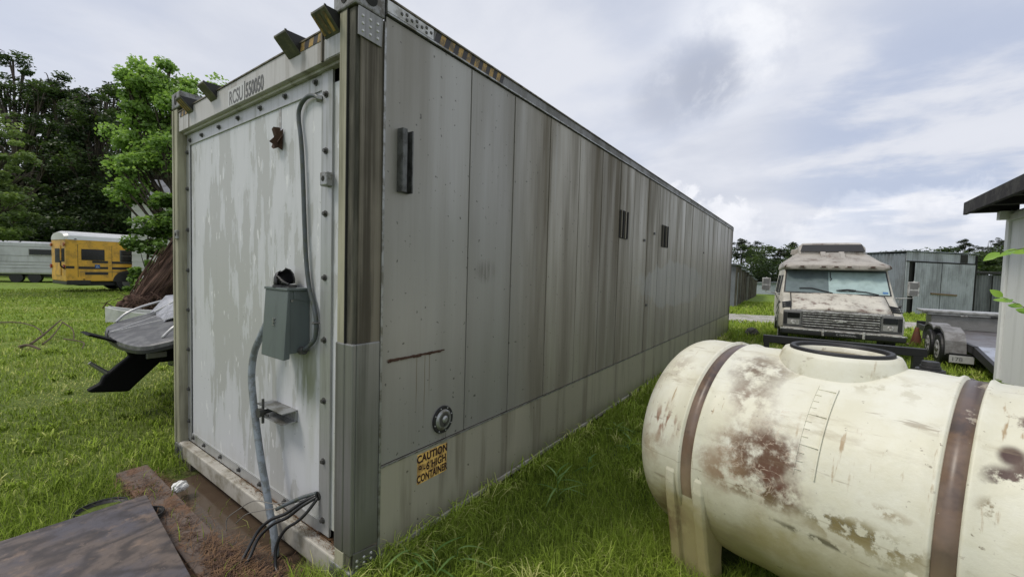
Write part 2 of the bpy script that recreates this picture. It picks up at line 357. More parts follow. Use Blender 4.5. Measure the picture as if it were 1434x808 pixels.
def mat_ground():
    m, t = newmat('lawn_soil'); p = t.pos(); X, Y, Z = t.xyz(p)
    a = t.noise(p, .35, det=6); b = t.noise(p, 3., det=6); c = t.noise(p, 28, det=4)
    col = t.mix(t.ss(b, .35, .65), (.15, .235, .034), (.22, .32, .055))
    col = t.mix(t.m('MULTIPLY', t.ss(c, .45, .7), .6), col, (.045, .055, .018))
    col = t.mix(t.m('MULTIPLY', t.ss(a, .45, .65), .35), col, (.16, .17, .05))
    nearm = t.blob(p, (0, 0, 0), (16, 16, 50), 0., .8)
    col = t.mix(t.m('MULTIPLY', nearm, .62), col, (.062, .068, .024))
    br = t.m('SUBTRACT', b, .5)
    dirt = t.blob(p, (-1.25, -.25, 0), (1.25, .24, 1), br, .4)
    mud = t.blob(p, (-1.2, .6, 0), (1.5, 1.0, 1), br, .3)
    col = t.mix(dirt, col, t.mix(c, (.075, .042, .026), (.16, .095, .058)))
    col = t.mix(mud, col, (.060, .040, .026))
    footprint = t.m('MULTIPLY', t.ss(X, -2.5, -2.3), t.m('MULTIPLY', t.ss(X, .0, -.15), t.m('MULTIPLY', t.ss(Y, .3, .6), t.ss(Y, 11.3, 11.0))))  # soil darker across the ground covered by the container
    col = t.mix(footprint, col, (.03, .026, .02))
    finish(t, col, .9, 0., t.m('ADD', c, b), .8, .03, .2)
    return m
def make_ground():
    n = 150; u = np.linspace(-1, 1, 2*n+1); k = 7.6
    ax = np.sinh(u*k)/math.sinh(k)*900
    X, Y = np.meshgrid(ax-1.2, ax+.3, indexing='ij'); Z = gz(X, Y)
    v = np.stack([X, Y, Z], -1).reshape(-1, 3); N = 2*n+1
    i, j = np.meshgrid(np.arange(N-1), np.arange(N-1), indexing='ij'); a = (i*N+j).ravel()
    f = np.stack([a, a+N, a+N+1, a+1], -1)
    me = bpy.data.meshes.new('ground'); me.vertices.add(len(v)); me.vertices.foreach_set('co', v.ravel())
    me.loops.add(f.size); me.loops.foreach_set('vertex_index', f.ravel().astype(np.int32))
    me.polygons.add(len(f)); me.polygons.foreach_set('loop_start', np.arange(0, f.size, 4)); me.update()
    me.polygons.foreach_set('use_smooth', np.ones(len(f), bool)); me.materials.append(mat_ground())
    o = bpy.data.objects.new('ground', me); COL.objects.link(o); tag(o, kind='structure')
make_ground()
def np_mesh(name, v, f, mat, parent=None, tone=None, smooth=False):
    """v (N,3); f (M,k) index array, all faces with k corners; tone per face"""
    kk = f.shape[1]; me = bpy.data.meshes.new(name); me.vertices.add(len(v)); me.vertices.foreach_set('co', np.ascontiguousarray(v, dtype=np.float32).ravel())
    me.loops.add(f.size); me.loops.foreach_set('vertex_index', f.ravel().astype(np.int32))
    me.polygons.add(len(f)); me.polygons.foreach_set('loop_start', np.arange(0, f.size, kk)); me.update()
    if tone is not None:
        at = me.attributes.new('tone', 'FLOAT', 'FACE'); at.data.foreach_set('value', np.ascontiguousarray(tone, dtype=np.float32))
    if smooth: me.polygons.foreach_set('use_smooth', np.ones(len(f), bool))
    me.materials.append(mat); o = bpy.data.objects.new(name, me); COL.objects.link(o); o.parent = parent
    return o

# gravel road: a sheet following the ground, bending away behind the container
def mat_gravel():
    m, t = newmat('pale_gravel'); p = t.pos()
    v = t.N('ShaderNodeTexVoronoi', {'Vector': p, 'Scale': 22.}, out='Color'); a = t.noise(p, 1.2, det=6); h = t.xyz(v)[0]
    col = t.mix(h, (.30, .28, .26), (.55, .53, .50)); col = t.mix(t.m('MULTIPLY', t.ss(a, .5, .62), .5), col, (.16, .19, .07))
    finish(t, col, .95, 0, h, .8, .03, .2); return m
M_gravel = mat_gravel()
cl_pts = []
for s in np.linspace(0, 1, 60):
    x = -14+64*s; yb = 16.9+.52*(x+.7) if x > -6 else 16.9+.52*(-5.3)+.18*(x+6)
    cl_pts.append((x, yb))
cl_pts = np.array(cl_pts); vs = []
for i, (x, y) in enumerate(cl_pts):
    d = cl_pts[min(i+1, 59)]-cl_pts[max(i-1, 0)]; d = d/np.linalg.norm(d); nrm = np.array([-d[1], d[0]])
    for j, q in enumerate(np.linspace(-1.55, 1.55, 9)):
        qq = q+(.22*math.sin(i*1.9+j)+.12*math.sin(i*4.1)) if j in (0, 8) else q
        P = np.array([x, y])+nrm*qq; vs.append((P[0], P[1], float(gz(P[0], P[1]))+.014-.012*(j in (0, 8))))
fs = [(i*9+j, i*9+j+1, (i+1)*9+j+1, (i+1)*9+j) for i in range(59) for j in range(8)]
rd = MB().add(vs, fs).build('gravel_road', M_gravel); tag(rd, kind='structure')

# puddle
def mat_puddle():
    m, t = newmat('muddy_water'); p = t.pos(); a = t.noise(p, 9, det=4)
    finish(t, t.mix(a, (.075, .052, .036), (.115, .085, .06)), .07, 0, t.noise(p, 5), .03, .004, .6); return m
pts = [(-2.3, .05), (-2.1, -.13), (-1.7, -.20), (-1.2, -.21), (-.8, -.20), (-.45, -.12), (-.35, .2), (-.5, .8), (-1.2, 1.2), (-2., 1.0)]
pd = MB().add([(x, y, -.052) for x, y in pts], [tuple(range(10))]).build('puddle', mat_puddle()); tag(pd, kind='structure')

# ================================================================== shipping container
L = 11.38; W = 2.438; H = 2.896
ct = thing('shipping_container', 'long weathered white and grey shipping container standing on the lawn', 'container', (0, 0, 0))
MB().box(-W+.05, -.035, .12, L-.05, .14, 2.74).build('body', M_dark, ct)
rf = MB().box(-W+.03, -.03, .35, L-.03, 2.742, 2.868).build('roof', M_toprail, ct)
# near left-hand long side (seen only from beyond): plain sheets
MB().box(-W-.0, -W+.03, .17, L-.17, .12, 2.80).build('rear_side_sheet', M_side, ct, bev=.002)
# corner posts, front end (y = 0)
def front_post(x0, x1, out):
    """out=+1: outer side at x1"""
    a, b = (x0, x1)
    wdt = b-a
    if out > 0:
        MB().box(a, b-.065, 0, .16, .12, 2.778).build('corner_post', M_postlight, ct, bev=.004)
        MB().box(b-.0645, b-.012, .006, .05, .12, 2.778).build('post_edge', M_postedge, ct, bev=.006)
        MB().box(b-.064, b-.002, .03, .162, .12, 2.777).build('post_side_sheet', M_postside, ct, bev=.005)
    else:
        MB().box(a, b, 0, .16, .12, 2.778).build('corner_post', M_postlight, ct, bev=.006)
front_post(-.13, 0, 1); front_post(-W, -W+.085, -1)
MB().box(-W-.004, -W+.022, -.008, .01, .12, 2.77).build('post_lip', M_postlight, ct, bev=.003)
# bright guard over the lower part of the near post
g_ = MB().box(-.134, -.06, -.006, .02, .20, 1.225).box(-.0605, .004, -.003, .02, .20, 1.225).box(-.01, .0045, .0195, .152, .20, 1.225).build('post_guard', M_guard, ct, bev=.006)
MB().box(-.128, -.055, -.004, .02, .12, .198).build('post_foot', M_postlight, ct, bev=.003)
MB().box(.0015, .0065, .152, .164, .12, 2.77).build('post_seam_strip', M_galv, ct, bev=.001)
for x in (-.0645,): MB().box(x-.003, x+.003, -.003, .01, 1.225, 2.778).build('post_joint', M_dark, ct)
# rear posts
for x0 in (-.12, -W): MB().box(x0, x0+.12, L-.14, L, .12, 2.78).build('corner_post', M_postside, ct, bev=.006)
# corner castings with their slots
def casting(cx, cy, cz, sx, sy):
    b = MB().box(cx-.089, cx+.089, cy-.081, cy+.081, cz-.059, cz+.059).build('corner_casting', M_casting, ct, bev=.008)
    pts = [(.035*math.cos(t), .055*math.sin(t)) for t in np.linspace(0, 2*math.pi, 16, endpoint=False)]
    MB().prism([(cx+u*.75, cz+v*.65) for u, v in pts], 'y', cy+sy*.0795, cy+sy*.0835).build('casting_slot', M_dark, b)
    MB().prism([(cy+u, cz+v*.65) for u, v in pts], 'x', cx+sx*.0875, cx+sx*.0915).build('casting_slot', M_dark, b)
for cx, sx in ((-.089+.006, 1), (-W+.089-.006, -1)):
    for cy, sy in ((.081-.008, -1), (L-.081+.008, 1)):
        casting(cx, cy, H-.058, sx, sy); casting(cx, cy, .062, sx, sy)
# splice plates with rivets on the near post
def rivets(pts, r, parent, axis, base, mat, name='rivet'):
    m = None
    for (u, v) in pts:
        if m is None:
            p0 = (0, 0, 0); d = {'x': (r*.6, 0, 0), 'y': (0, -r*.6, 0)}[axis]
            mm = MB().cyl(p0, d, r, r*.6, 10).mesh(name); mm.materials.append(mat); m = mm
            for q in mm.polygons: q.use_smooth = False
        loc = (base, u, v) if axis == 'x' else (u, base, v)
        share(name, m, parent, loc)
pl = MB().prism([(.008, 2.645), (.135, 2.640), (.142, 2.774), (.008, 2.774)], 'x', 0, .007).build('splice_plate', M_guard, ct, bev=.0015)
rivets([(.031+.04*i, 2.670+.0335*j) for i in range(3) for j in range(3)], .0085, pl, 'x', .006, M_rivet)
pl = MB().prism([(.012, .122), (.142, .122), (.142, .19), (.012, .21)], 'x', 0, .008).build('splice_plate', M_guard, ct, bev=.0015)
rivets([(.031+.04*i, .138+.028*j) for i in range(3) for j in range(2)], .0085, pl, 'x', .007, M_rivet)

# side sheets
ys = [.166, .795, 1.254, 1.743, 2.269, 2.768, 3.261, 3.709, 4.235]
while ys[-1] < 10.7: ys.append(ys[-1]+.475+.05*random.random())
ys.append(L-.145)
ZK = .579
for i in range(len(ys)-1):
    a, b = ys[i], ys[i+1]; off = random.uniform(-.0012, .0012)
    mb = MB().box(-.02, -.004+off, a+.002, b-.002, ZK+.004, 2.806)
    if i: mb.box(-.0045+off, .0005+off, a+.002, a+.016, ZK+.006, 2.80)
    o = mb.build('side_panel', M_side, ct, bev=.0012)
MB().box(-.019, -.012, .165, L-.14, ZK-.01, 2.80).build('panel_backing', M_dark, ct)
# kick sheets below, lip and bottom rail
kys = [.166, 1.254, 2.768, 4.74, 6.9, 9.1, L-.145]
for a, b in zip(kys[:-1], kys[1:]):
    MB().box(-.022, .002, a+.0015, b-.0015, .125, ZK-.004).build('kick_panel', M_kick, ct, bev=.0015)
MB().box(.0025, .006, .166, L-.145, ZK-.007, ZK-.001).build('panel_lip', M_galv, ct)
MB().box(-.05, .012, .166, L-.16, .095, .123).build('bottom_rail', M_sill, ct, bev=.002)
MB().box(-.12, -.02, .17, L-.16, .02, .094).build('rail_web', M_postside, ct)
for k in range(14):
    y = .6+k*.78; MB().box(-W+.05, -.06, y, y+.06, .06, .135).build('floor_crossmember', M_postside, ct)
# top rail
tr = MB().box(-.04, .0, .165, L-.15, 2.822, 2.886).build('top_rail', M_toprail, ct, bev=.003)
MB().box(-.03, .010, .165, L-.15, 2.812, 2.8215).build('top_rail_ledge', M_galv, ct, bev=.001)
MB().box(-.05, .008, .10, L-.15, 2.8865, 2.896).build('top_rail_cap', M_postside, ct, bev=.001)
MB().box(-.03, -.001, .165, L-.15, 2.8065, 2.812).build('top_joint', M_dark, ct)
wp = MB().box(0, .005, .168, .468, 2.827, 2.882).build('splice_plate', M_whiteplate, ct, bev=.001)
rivets([(.253, 2.855), (.285, 2.866), (.285, 2.841), (.318, 2.854), (.35, 2.866), (.351, 2.841), (.385, 2.854), (.417, 2.866), (.417, 2.841), (.45, 2.855)], .010, wp, 'x', .004, M_bolt)
def hazard_x(y0, y1, z0, z1, n, X, parent, slant=.35):
    wd = (y1-y0)/n; h = (z1-z0)*slant
    for i in range(n):
        a = y0+i*wd; b = a+wd-.0005
        MB().prism([(a, z0), (b, z0), (b+h, z1), (a+h, z1)], 'x', X, X+.0012).build('hazard_stripe', M_hazK if i % 2 == 0 else M_hazY, parent)
hazard_x(.478, 1.095, 2.827, 2.883, 17, .0002, tr)
# U-channel handle on the first sheet and the dark slots further along
def channel(y0, y1, z0, z1):
    h = MB().box(-.004, .004, y0, y1, z0, z1).box(.0035, .034, y0, y0+.012, z0, z1).box(.030, .038, y0+.002, y0+.030, z0, z1).box(.0035, .034, y1-.008, y1, z0, z1)
    o = h.build('lashing_channel', plain('dark_channel_steel', (.12, .125, .12), .42, .4, .5, 20, (.05, .05, .045), .5), ct, bev=.0012)
    MB().box(.0042, .006, y0+.013, y1-.009, z0+.003, z1-.003).build('channel_recess', M_slot, o)
channel(.244, .318, 1.975, 2.292)
for a, b in ((3.26, 3.51), (4.86, 5.16)):
    o = MB().box(-.003, .006, a, b, 1.98, 2.29).build('slot_plate', M_slot, ct, bev=.002)
    for k in range(4):
        y = a+.03+k*(b-a-.06)/3; MB().box(.006, .018, y-.012, y+.012, 1.985, 2.285).build('slot_bar', M_dark if k % 2 else M_postside, o)
for y, z in ((4.1, 2.0), (4.5, 2.12), (7.7, 2.02), (4.28, 1.17)):
    MB().box(-.003, .008, y, y+.05, z, z+.03).build('bracket_stub', M_bolt, ct)
# rust scab
sc_ = MB(); y = .205
while y < .585:
    l = random.uniform(.008, .03); z = 1.11+random.uniform(-.004, .004)+(y-.2)*.01; sc_.box(-.004, random.uniform(0, .003), y, y+l, z-random.uniform(.002, .006), z+random.uniform(.002, .007)); y += l*.9
sc_.build('rust_scab', M_rust, ct)
# round drain port
port = MB(); cy, cz = .603, .703
pr_ = MB().cyl((-.002, cy, cz), (.008, cy, cz), .081, .079, 40).build('drain_port', M_black, ct, bev=.001)
MB().cyl((.0075, cy, cz), (.017, cy, cz), .062, .050, 36).build('port_dish', M_galv, pr_, bev=.001)
MB().cyl((.016, cy, cz), (.0175, cy, cz), .044, .040, 30).build('port_recess', M_bolt, pr_)
MB().cyl((.0172, cy+.004, cz+.004), (.026, cy+.004, cz+.004), .022, .012, 20).build('port_plug', M_galv, pr_, bev=.001)
MB().cyl((.017, cy, cz-.028), (.0185, cy, cz-.028), .008, .008, 12).build('port_hole', M_dark, pr_)
rivets([(cy+.071*math.cos(t), cz+.071*math.sin(t)) for t in np.linspace(.3, 2*math.pi+.3, 8, endpoint=False)], .0045, pr_, 'x', .0075, M_rivet)
# caution sticker
st = MB().box(.002, .0034, .410, .640, .385, .555).build('caution_sticker', M_sticker, ct)
for s_, zz, yy, sz, sx_, bo in (('CAUTION', .506, .525, .060, .84, .0022), ('9', .448, .430, .060, .85, .0006), ('-', .448, .463, .060, .8, .0018), ('6', .448, .488, .060, .85, .0018), ('HIGH', .448, .575, .060, .78, .0020), ('CONTAINER', .393, .525, .060, .66, .0020)):
    text(s_, 'sticker_lettering', M_ink, st, sz, (.0042, yy, zz), (R(90), 0, R(90)), .0004, sx_, 1.06, 'CENTER', bo)
for y_ in (.448, .508, .515): MB().box(.0040, .0048, y_, y_+.003, .480, .492).build('sticker_lettering', M_ink, st)

# ---- end wall (faces -y), recessed .07 between the posts
YD = .07
dr = MB().box(-W+.09, -.20, YD, YD+.03, .19, 2.52).build('end_panel', M_door, ct, bev=.002)
hd = MB().box(-W+.085, -.13, .012, .05, 2.60, 2.748).box(-W+.085, -.13, .04, .075, 2.585, 2.62).build('end_header', M_header, ct, bev=.003)
MB().box(-.30, -.286, .004, .0125, 2.60, 2.748).box(-W+.30, -W+.31, .009, .0125, 2.60, 2.748).build('header_seam', M_postside, ct)
MB().box(-.27, -.135, .0095, .0122, 2.605, 2.70).build('header_patch', M_strip, ct)
MB().box(-W+.085, -.13, .006, .34, 2.7485, 2.756).build('header_cap', M_postside, ct)
tp = MB().box(-W+.09, -.385, YD-.008, YD+.002, 2.502, 2.584).build('retainer_strip', M_strip, ct, bev=.0015)
rs = MB().box(-.383, -.283, YD-.012, YD+.002, .15, 2.60).build('retainer_strip', M_strip, ct, bev=.0015)
bs_ = MB().box(-W+.09, -.385, YD-.008, YD+.002, .135, .205).build('retainer_strip', M_strip, ct, bev=.0015)
ls = MB().box(-W+.088, -W+.155, YD-.012, YD+.002, .15, 2.50).build('retainer_strip', M_strip, ct, bev=.0015)
MB().box(-.282, -.13, YD+.02, YD+.05, .14, 2.62).build('reveal', M_dark, ct)
for xg in (-W+.156, -.390): MB().box(xg, xg+.004, YD-.004, YD-.0005, .2, 2.5).build('panel_gasket', M_dark, ct)
def bolts(pts, parent, y, r=.014):
    mm = MB().cyl((0, 0, 0), (0, -.004, 0), r*1.25, r*1.25, 12).cyl((0, -.0035, 0), (0, -.016, 0), r*.8, r*.75, 6).mesh('bolt'); mm.materials.append(M_bolt)
    for x, z in pts: share('bolt', mm, parent, (x, y, z), (0, random.uniform(0, 1), 0))
bolts([(-2.27, 2.535), (-2.03, 2.537), (-1.71, 2.54), (-1.40, 2.545), (-1.08, 2.546), (-.77, 2.55), (-.445, 2.553)], tp, YD-.008)
bolts([(-.338, z) for z in (2.468, 2.182, 1.86, 1.528, 1.20, .876, .549, .226)], rs, YD-.012)
bolts([(x, .178) for x in (-2.24, -2.015, -1.703, -1.39, -1.082, -.759)], bs_, YD-.008)
bolts([(-W+.122, z) for z in (2.448, 2.163, 1.84, 1.52, 1.203, .884, .561, .3)], ls, YD-.012)
# small lashing eyes on the reveals
for x, z in ((-.300, 2.03), (-W+.075, 1.80)):
    o = MB().box(x-.03, x+.03, YD-.05 if x > -1 else -.012, YD-.012 if x > -1 else .004, z-.035, z+.035).build('lashing_eye', M_galv, ct, bev=.006)
    yy = YD-.05 if x > -1 else -.012
    MB().cyl((x, yy-.001, z), (x, yy+.001, z), .014, n=14).build('eye_hole', M_dark, o)
# stencilled code
text('RCSU', 'stencil_code', M_stencil, ct, .122, (-1.405, .0105, 2.612), (R(90), 0, 0), .0004, .68, 1.0, bold=.002)
text('550050', 'stencil_code', M_stencil, ct, .122, (-1.165, .0105, 2.612), (R(90), 0, 0), .0004, .66, 1.0, bold=.002)
MB().box(-1.180, -1.176, .0098, .0118, 2.602, 2.715).build('stencil_bar', M_stencil, ct)
MB().box(-1.425, -1.182, .0108, .0116, 2.603, 2.712).build('stencil_ground', plain('pale_stencil_ground', (.56, .56, .57), .5, 0, .2, 12), ct)
# header hazard stripes between the guides
for (x0, x1, n) in ((-.55, -.135, 10), (-W+.12, -W+.34, 6)):
    wd = (x1-x0)/n
    for i in range(n):
        a = x0+i*wd
        MB().prism([(a, 2.706), (a+wd-.001, 2.706), (a+wd+.012, 2.747), (a+.012, 2.747)], 'y', .0095, .0115).build('hazard_stripe', M_hazY if i % 2 else M_hazK, hd)
# folded steel stacking guides along the top edge
def lug(x0, x1, stripes):
    """short inclined plate standing off the header, with a cheek on its far side and a return on top"""
    o = MB().prism([(.010, 2.696), (-.070, 2.776), (-.070, 2.786), (.010, 2.706)], 'x', x0, x1).build('stacking_guide', M_lug, ct, bev=.002)
    MB().prism([(.010, 2.7065), (-.0695, 2.7865), (.008, 2.7865)], 'x', x0+.0005, x0+.007).build('guide_cheek', M_lug, o)
    MB().prism([(.012, 2.7065), (-.0695, 2.7865), (.16, 2.7935), (.16, 2.757), (.012, 2.757)], 'x', x1-.007, x1-.0005).build('guide_cheek', M_slot, o)  # right cheek given near-black metal for the shade on that side
    MB().box(x1-.004, x1, -.0705, -.060, 2.7875, 2.7905).build('guide_lip', M_galv, o)
    if stripes:
        n = 3; wd = (x1-x0)/n
        for i in range(n):
            a = x0+i*wd; MB().prism([(-.001, 2.7065), (-.062, 2.7675), (-.0625, 2.7665), (-.0015, 2.7055)], 'x', a+.004, a+wd*.55).build('hazard_stripe', M_hazY, o)
lug(-.627, -.507, False); lug(-.262, -.142, True); lug(-1.71, -1.60, False); lug(-2.14, -2.04, True)
# sill
sl = MB().box(-W+.09, -.131, -.004, YD-.009, .02, .135).build('end_sill', M_sill, ct, bev=.008)
for xa, xb in ((-W+.09, -W+.33), (-.40, -.131)): MB().box(xa, xb, 0, .06, -.04, .0195).build('sill_web', M_postside, ct, bev=.003)
MB().box(-W+.34, -.41, .1, .9, .1, .14).build('underfloor', M_dark, ct)
# pine needles and dirt on the sill
vn = []; fn = []
for k in range(900):
    x = -.14-abs(random.gauss(0, .9)); 
    if x < -2.3: continue
    dens = .35+.65*(1 if (-.5 < x < -.15 or -1.35 < x < -.85) else 0)
    if random.random() > dens: continue
    y = random.uniform(.005, YD-.008) if random.random() < .4 else YD-.01-abs(random.gauss(0, .014)); y = max(y, .0); z = .137+random.uniform(0, .006)
    a = random.uniform(0, math.pi); l = random.uniform(.015, .06); d = Vector((math.cos(a), math.sin(a)*.6, random.uniform(-.1, .25)))*l; w_ = Vector((-d.y, d.x, 0)).normalized()*.0012
    p = Vector((x, y, z)); b = len(vn); vn += [p-w_, p+w_, p+d+w_*.3]; fn.append((b, b+1, b+2))
np_mesh('pine_needles', np.array([tuple(v) for v in vn]), np.array(fn), plain('dead_needles', (.19, .105, .05), .9, 0, .6, 40), ct)['kind'] = 'stuff'

# latch bracket on the end panel
lb = MB().prism([(-.93, .752), (-.63, .752), (-.63, .758), (-.93, .758)], 'y', -.02, YD).prism([(-.93, .69), (-.63, .69), (-.63, .696), (-.93, .696)], 'y', -.02, YD).box(-.93, -.63, YD-.012, YD-.001, .69, .757).build('latch_bracket', M_galv, ct, bev=.001)
MB().cyl((-.85, -.045, .722), (-.85, .04, .722), .013, n=10).cyl((-.85, -.05, .722), (-.85, -.02, .722), .028, .024, 10).build('latch_knob', M_bolt, lb)
MB().box(-.857, -.843, -.028, -.016, .655, .80).box(-.905, -.795, -.02, -.012, .705, .717).build('latch_arm', M_bolt, lb, bev=.002)
# rusty torn hole stub
rh = MB(); c0 = Vector((-.845, YD-.004, 2.325)); ring = []
for k in range(11):
    a = 2*math.pi*k/11; r = .045*random.uniform(.75, 1.25); ring.append(c0+Vector((math.cos(a)*r, random.uniform(-.035, -.004), math.sin(a)*r*1.35)))
rh.add([c0+Vector((0, -.012, 0))]+ring, [(0, i+1, (i+1) % 11+1) for i in range(11)])
rh.add([c0+Vector((.0, -.06, -.03)), c0+Vector((.05, -.004, .05)), c0+Vector((-.06, -.004, -.01)), c0+Vector((.03, -.0, -.07))], [(0, 1, 2), (0, 2, 3), (0, 3, 1)])
rh.build('torn_stub', M_rust, ct)
MB().box(-.86, -.835, YD-.0025, YD-.0006, 2.385, 2.50).build('paint_chip', M_whiteplate, ct)

# ================================================================== switch box, conduits, cables
sb = thing('switch_box', 'grey metal electrical switch box mounted on the white container end', 'electrical box', (0, 0, 0))
x0, x1 = -.742, -.506; yf = -.052
MB().box(x0, x1, yf+.012, YD-.001, 1.115, 1.452).build('box_body', M_box, sb, bev=.003)
MB().prism([(yf-.0, 1.452), (yf+.012, 1.452), (yf+.011, 1.09), (yf-.022, 1.085)], 'x', x0-.012, x1+.006).build('box_cover', M_box, sb, bev=.003)
MB().box(x0-.014, x1+.010, yf-.006, YD-.001, 1.4525, 1.466).build('box_lid', M_box, sb, bev=.002)
MB().prism([(-.02, 1.41), (.06, 1.39), (.06, 1.395), (-.02, 1.45)], 'x', x1+.0005, x1+.004).build('side_flap', M_box, sb)
MB().cyl((x1, -.03, 1.40), (x1+.008, -.03, 1.40), .007, n=10).build('cover_screw', M_galv, sb)
lg = MB().box(-.645, -.615, yf-.0135, yf-.0105, 1.295, 1.299).box(-.645, -.615, yf-.0148, yf-.0118, 1.277, 1.281).box(-.645, -.615, yf-.0162, yf-.0132, 1.259, 1.263).box(-.633, -.627, yf-.0162, yf-.0108, 1.26, 1.299).build('embossed_mark', M_galv, sb)
# switch lever and rubber weather hood on top
MB().cyl((-.64, -.0, 1.466), (-.64, -.0, 1.478), .062, .060, 24).build('hood_base', M_black, sb)
hood = MB(); rings = []
for i, (rr, zz, ox) in enumerate(((.062, 1.478, 0), (.064, 1.50, -.003), (.058, 1.53, -.008), (.044, 1.552, -.016), (.018, 1.562, -.022))):
    rings.append([(-.645+ox+rr*math.cos(t), .0+rr*math.sin(t)*.8, zz+.012*math.cos(t-.6)) for t in np.linspace(.6, 5.0, 14)])
hood.loft(rings, cap=False, close=False)
o = hood.build('weather_hood', M_black, sb, smooth=True); md = o.modifiers.new('t', 'SOLIDIFY'); md.thickness = .004
for k in range(4):
    MB().tube([(-.66+.02*k, -.03, 1.478), (-.63+.018*k, -.045, 1.525-.01*k), (-.575+.012*k, -.03, 1.487)], .005).build('hood_strap', M_black, sb)
MB().box(-.60, -.53, -.035, .005, 1.467, 1.474).build('hinge_tab', M_bolt, sb)

cd = thing('conduit', 'thin grey conduit looping from the panel top down to the switch box', 'conduit', (0, 0, 0))
cpts = [(-.395, 2.455), (-.43, 2.478), (-.49, 2.49), (-.555, 2.475), (-.595, 2.435), (-.597, 2.38), (-.578, 2.30), (-.56, 2.18), (-.545, 2.0), (-.53, 1.8), (-.512, 1.62), (-.478, 1.47), (-.43, 1.37), (-.405, 1.29), (-.418, 1.20), (-.455, 1.15), (-.50, 1.128)]
MB().tube([(x, YD-.02 if i < 15 else YD-.03-.01*(i-14), z) for i, (x, z) in enumerate(cpts)],   .0115, 10).build('conduit_run', M_conduit, cd, smooth=True)
MB().cyl((-.506, .02, 1.126), (-.475, .025, 1.130), .022, n=12).build('connector', M_bolt, cd, bev=.002)
MB().cyl((-.40, YD-.03, 2.455), (-.386, YD-.008, 2.455), .018, n=12).build('connector', M_galv, cd)
MB().tube([(-.43, YD-.004, 1.285), (-.405, YD-.04, 1.285), (-.38, YD-.004, 1.285)], .005, 6).build('clamp', M_bolt, cd)
cd2 = thing('conduit', 'thick pale grey conduit sagging from the switch box down past the sill', 'conduit', (0, 0, 0))
MB().tube([(-.745, .02, 1.40), (-.80, .0, 1.30), (-.88, -.02, 1.17), (-.945, -.03, 1.06), (-.955, -.04, .93), (-.925, -.045, .80), (-.875, -.045, .62), (-.82, -.045, .45), (-.77, -.04, .30), (-.72, -.04, .17), (-.67, -.045, .10), (-.64, -.05, .03), (-.63, -.05, -.04)], .0195, 12).build('conduit_run', M_conduitL, cd2, smooth=True)
M_cable = plain('black_cable', (.015, .015, .016), .35, 0, .2, 20)
M_wire = plain('bare_wire', (.22, .21, .19), .5, .3, .3, 20)
def on_end(pts): return pts
cb = [([(-.385, .05, .352), (-.44, .0, .315), (-.52, -.05, .245), (-.60, -.09, .20), (-.66, -.13, .13), (-.64, -.20, .05), (-.60, -.27, .0), (-.56, -.36, -.02)], .009, 'outer black cable drooping from the panel hole to the ground'),
      ([(-.38, .05, .345), (-.43, -.01, .30), (-.50, -.05, .232), (-.575, -.09, .185), (-.63, -.14, .11), (-.60, -.20, .04), (-.57, -.26, .005), (-.53, -.35, -.02)], .009, 'inner black cable drooping beside its twin to the ground'),
      ([(-.375, .05, .34), (-.40, .0, .27), (-.44, -.03, .22), (-.50, -.06, .17), (-.53, -.09, .09), (-.505, -.11, .01), (-.45, -.12, -.015), (-.38, -.12, -.01)], .0085, 'black cable hooking back under the sill with its end on the ground')]
for p, r, lab in cb:
    tag(MB().tube(p, r, 8).build('cable', M_cable, None, smooth=True), lab, 'cable')
tag(MB().tube([(-.39, .05, .36), (-.46, .01, .33), (-.53, -.03, .29), (-.60, -.06, .245)], .010, 8).build('cable', M_conduit, None, smooth=True), 'short grey sheathed cable stub leaving the panel hole', 'cable')
for p, lab in (([(-.40, .04, .345), (-.62, -.05, .265), (-.80, -.09, .235), (-.96, -.12, .13), (-1.04, -.14, .06), (-1.02, -.15, .0)], 'upper bare wire curving out over the puddle'),
               ([(-.40, .04, .340), (-.60, -.05, .25), (-.75, -.08, .19), (-.88, -.10, .13), (-.97, -.12, .05)], 'lower bare wire curving out over the puddle')):
    tag(MB().tube(p, .0028, 6).build('wire', M_wire, None, smooth=True), lab, 'wire')
MB().cyl((-.385, YD-.003, .345), (-.385, YD-.001, .345), .024, n=16).build('cable_hole', M_dark, ct).location = (0, -.0135, 0)

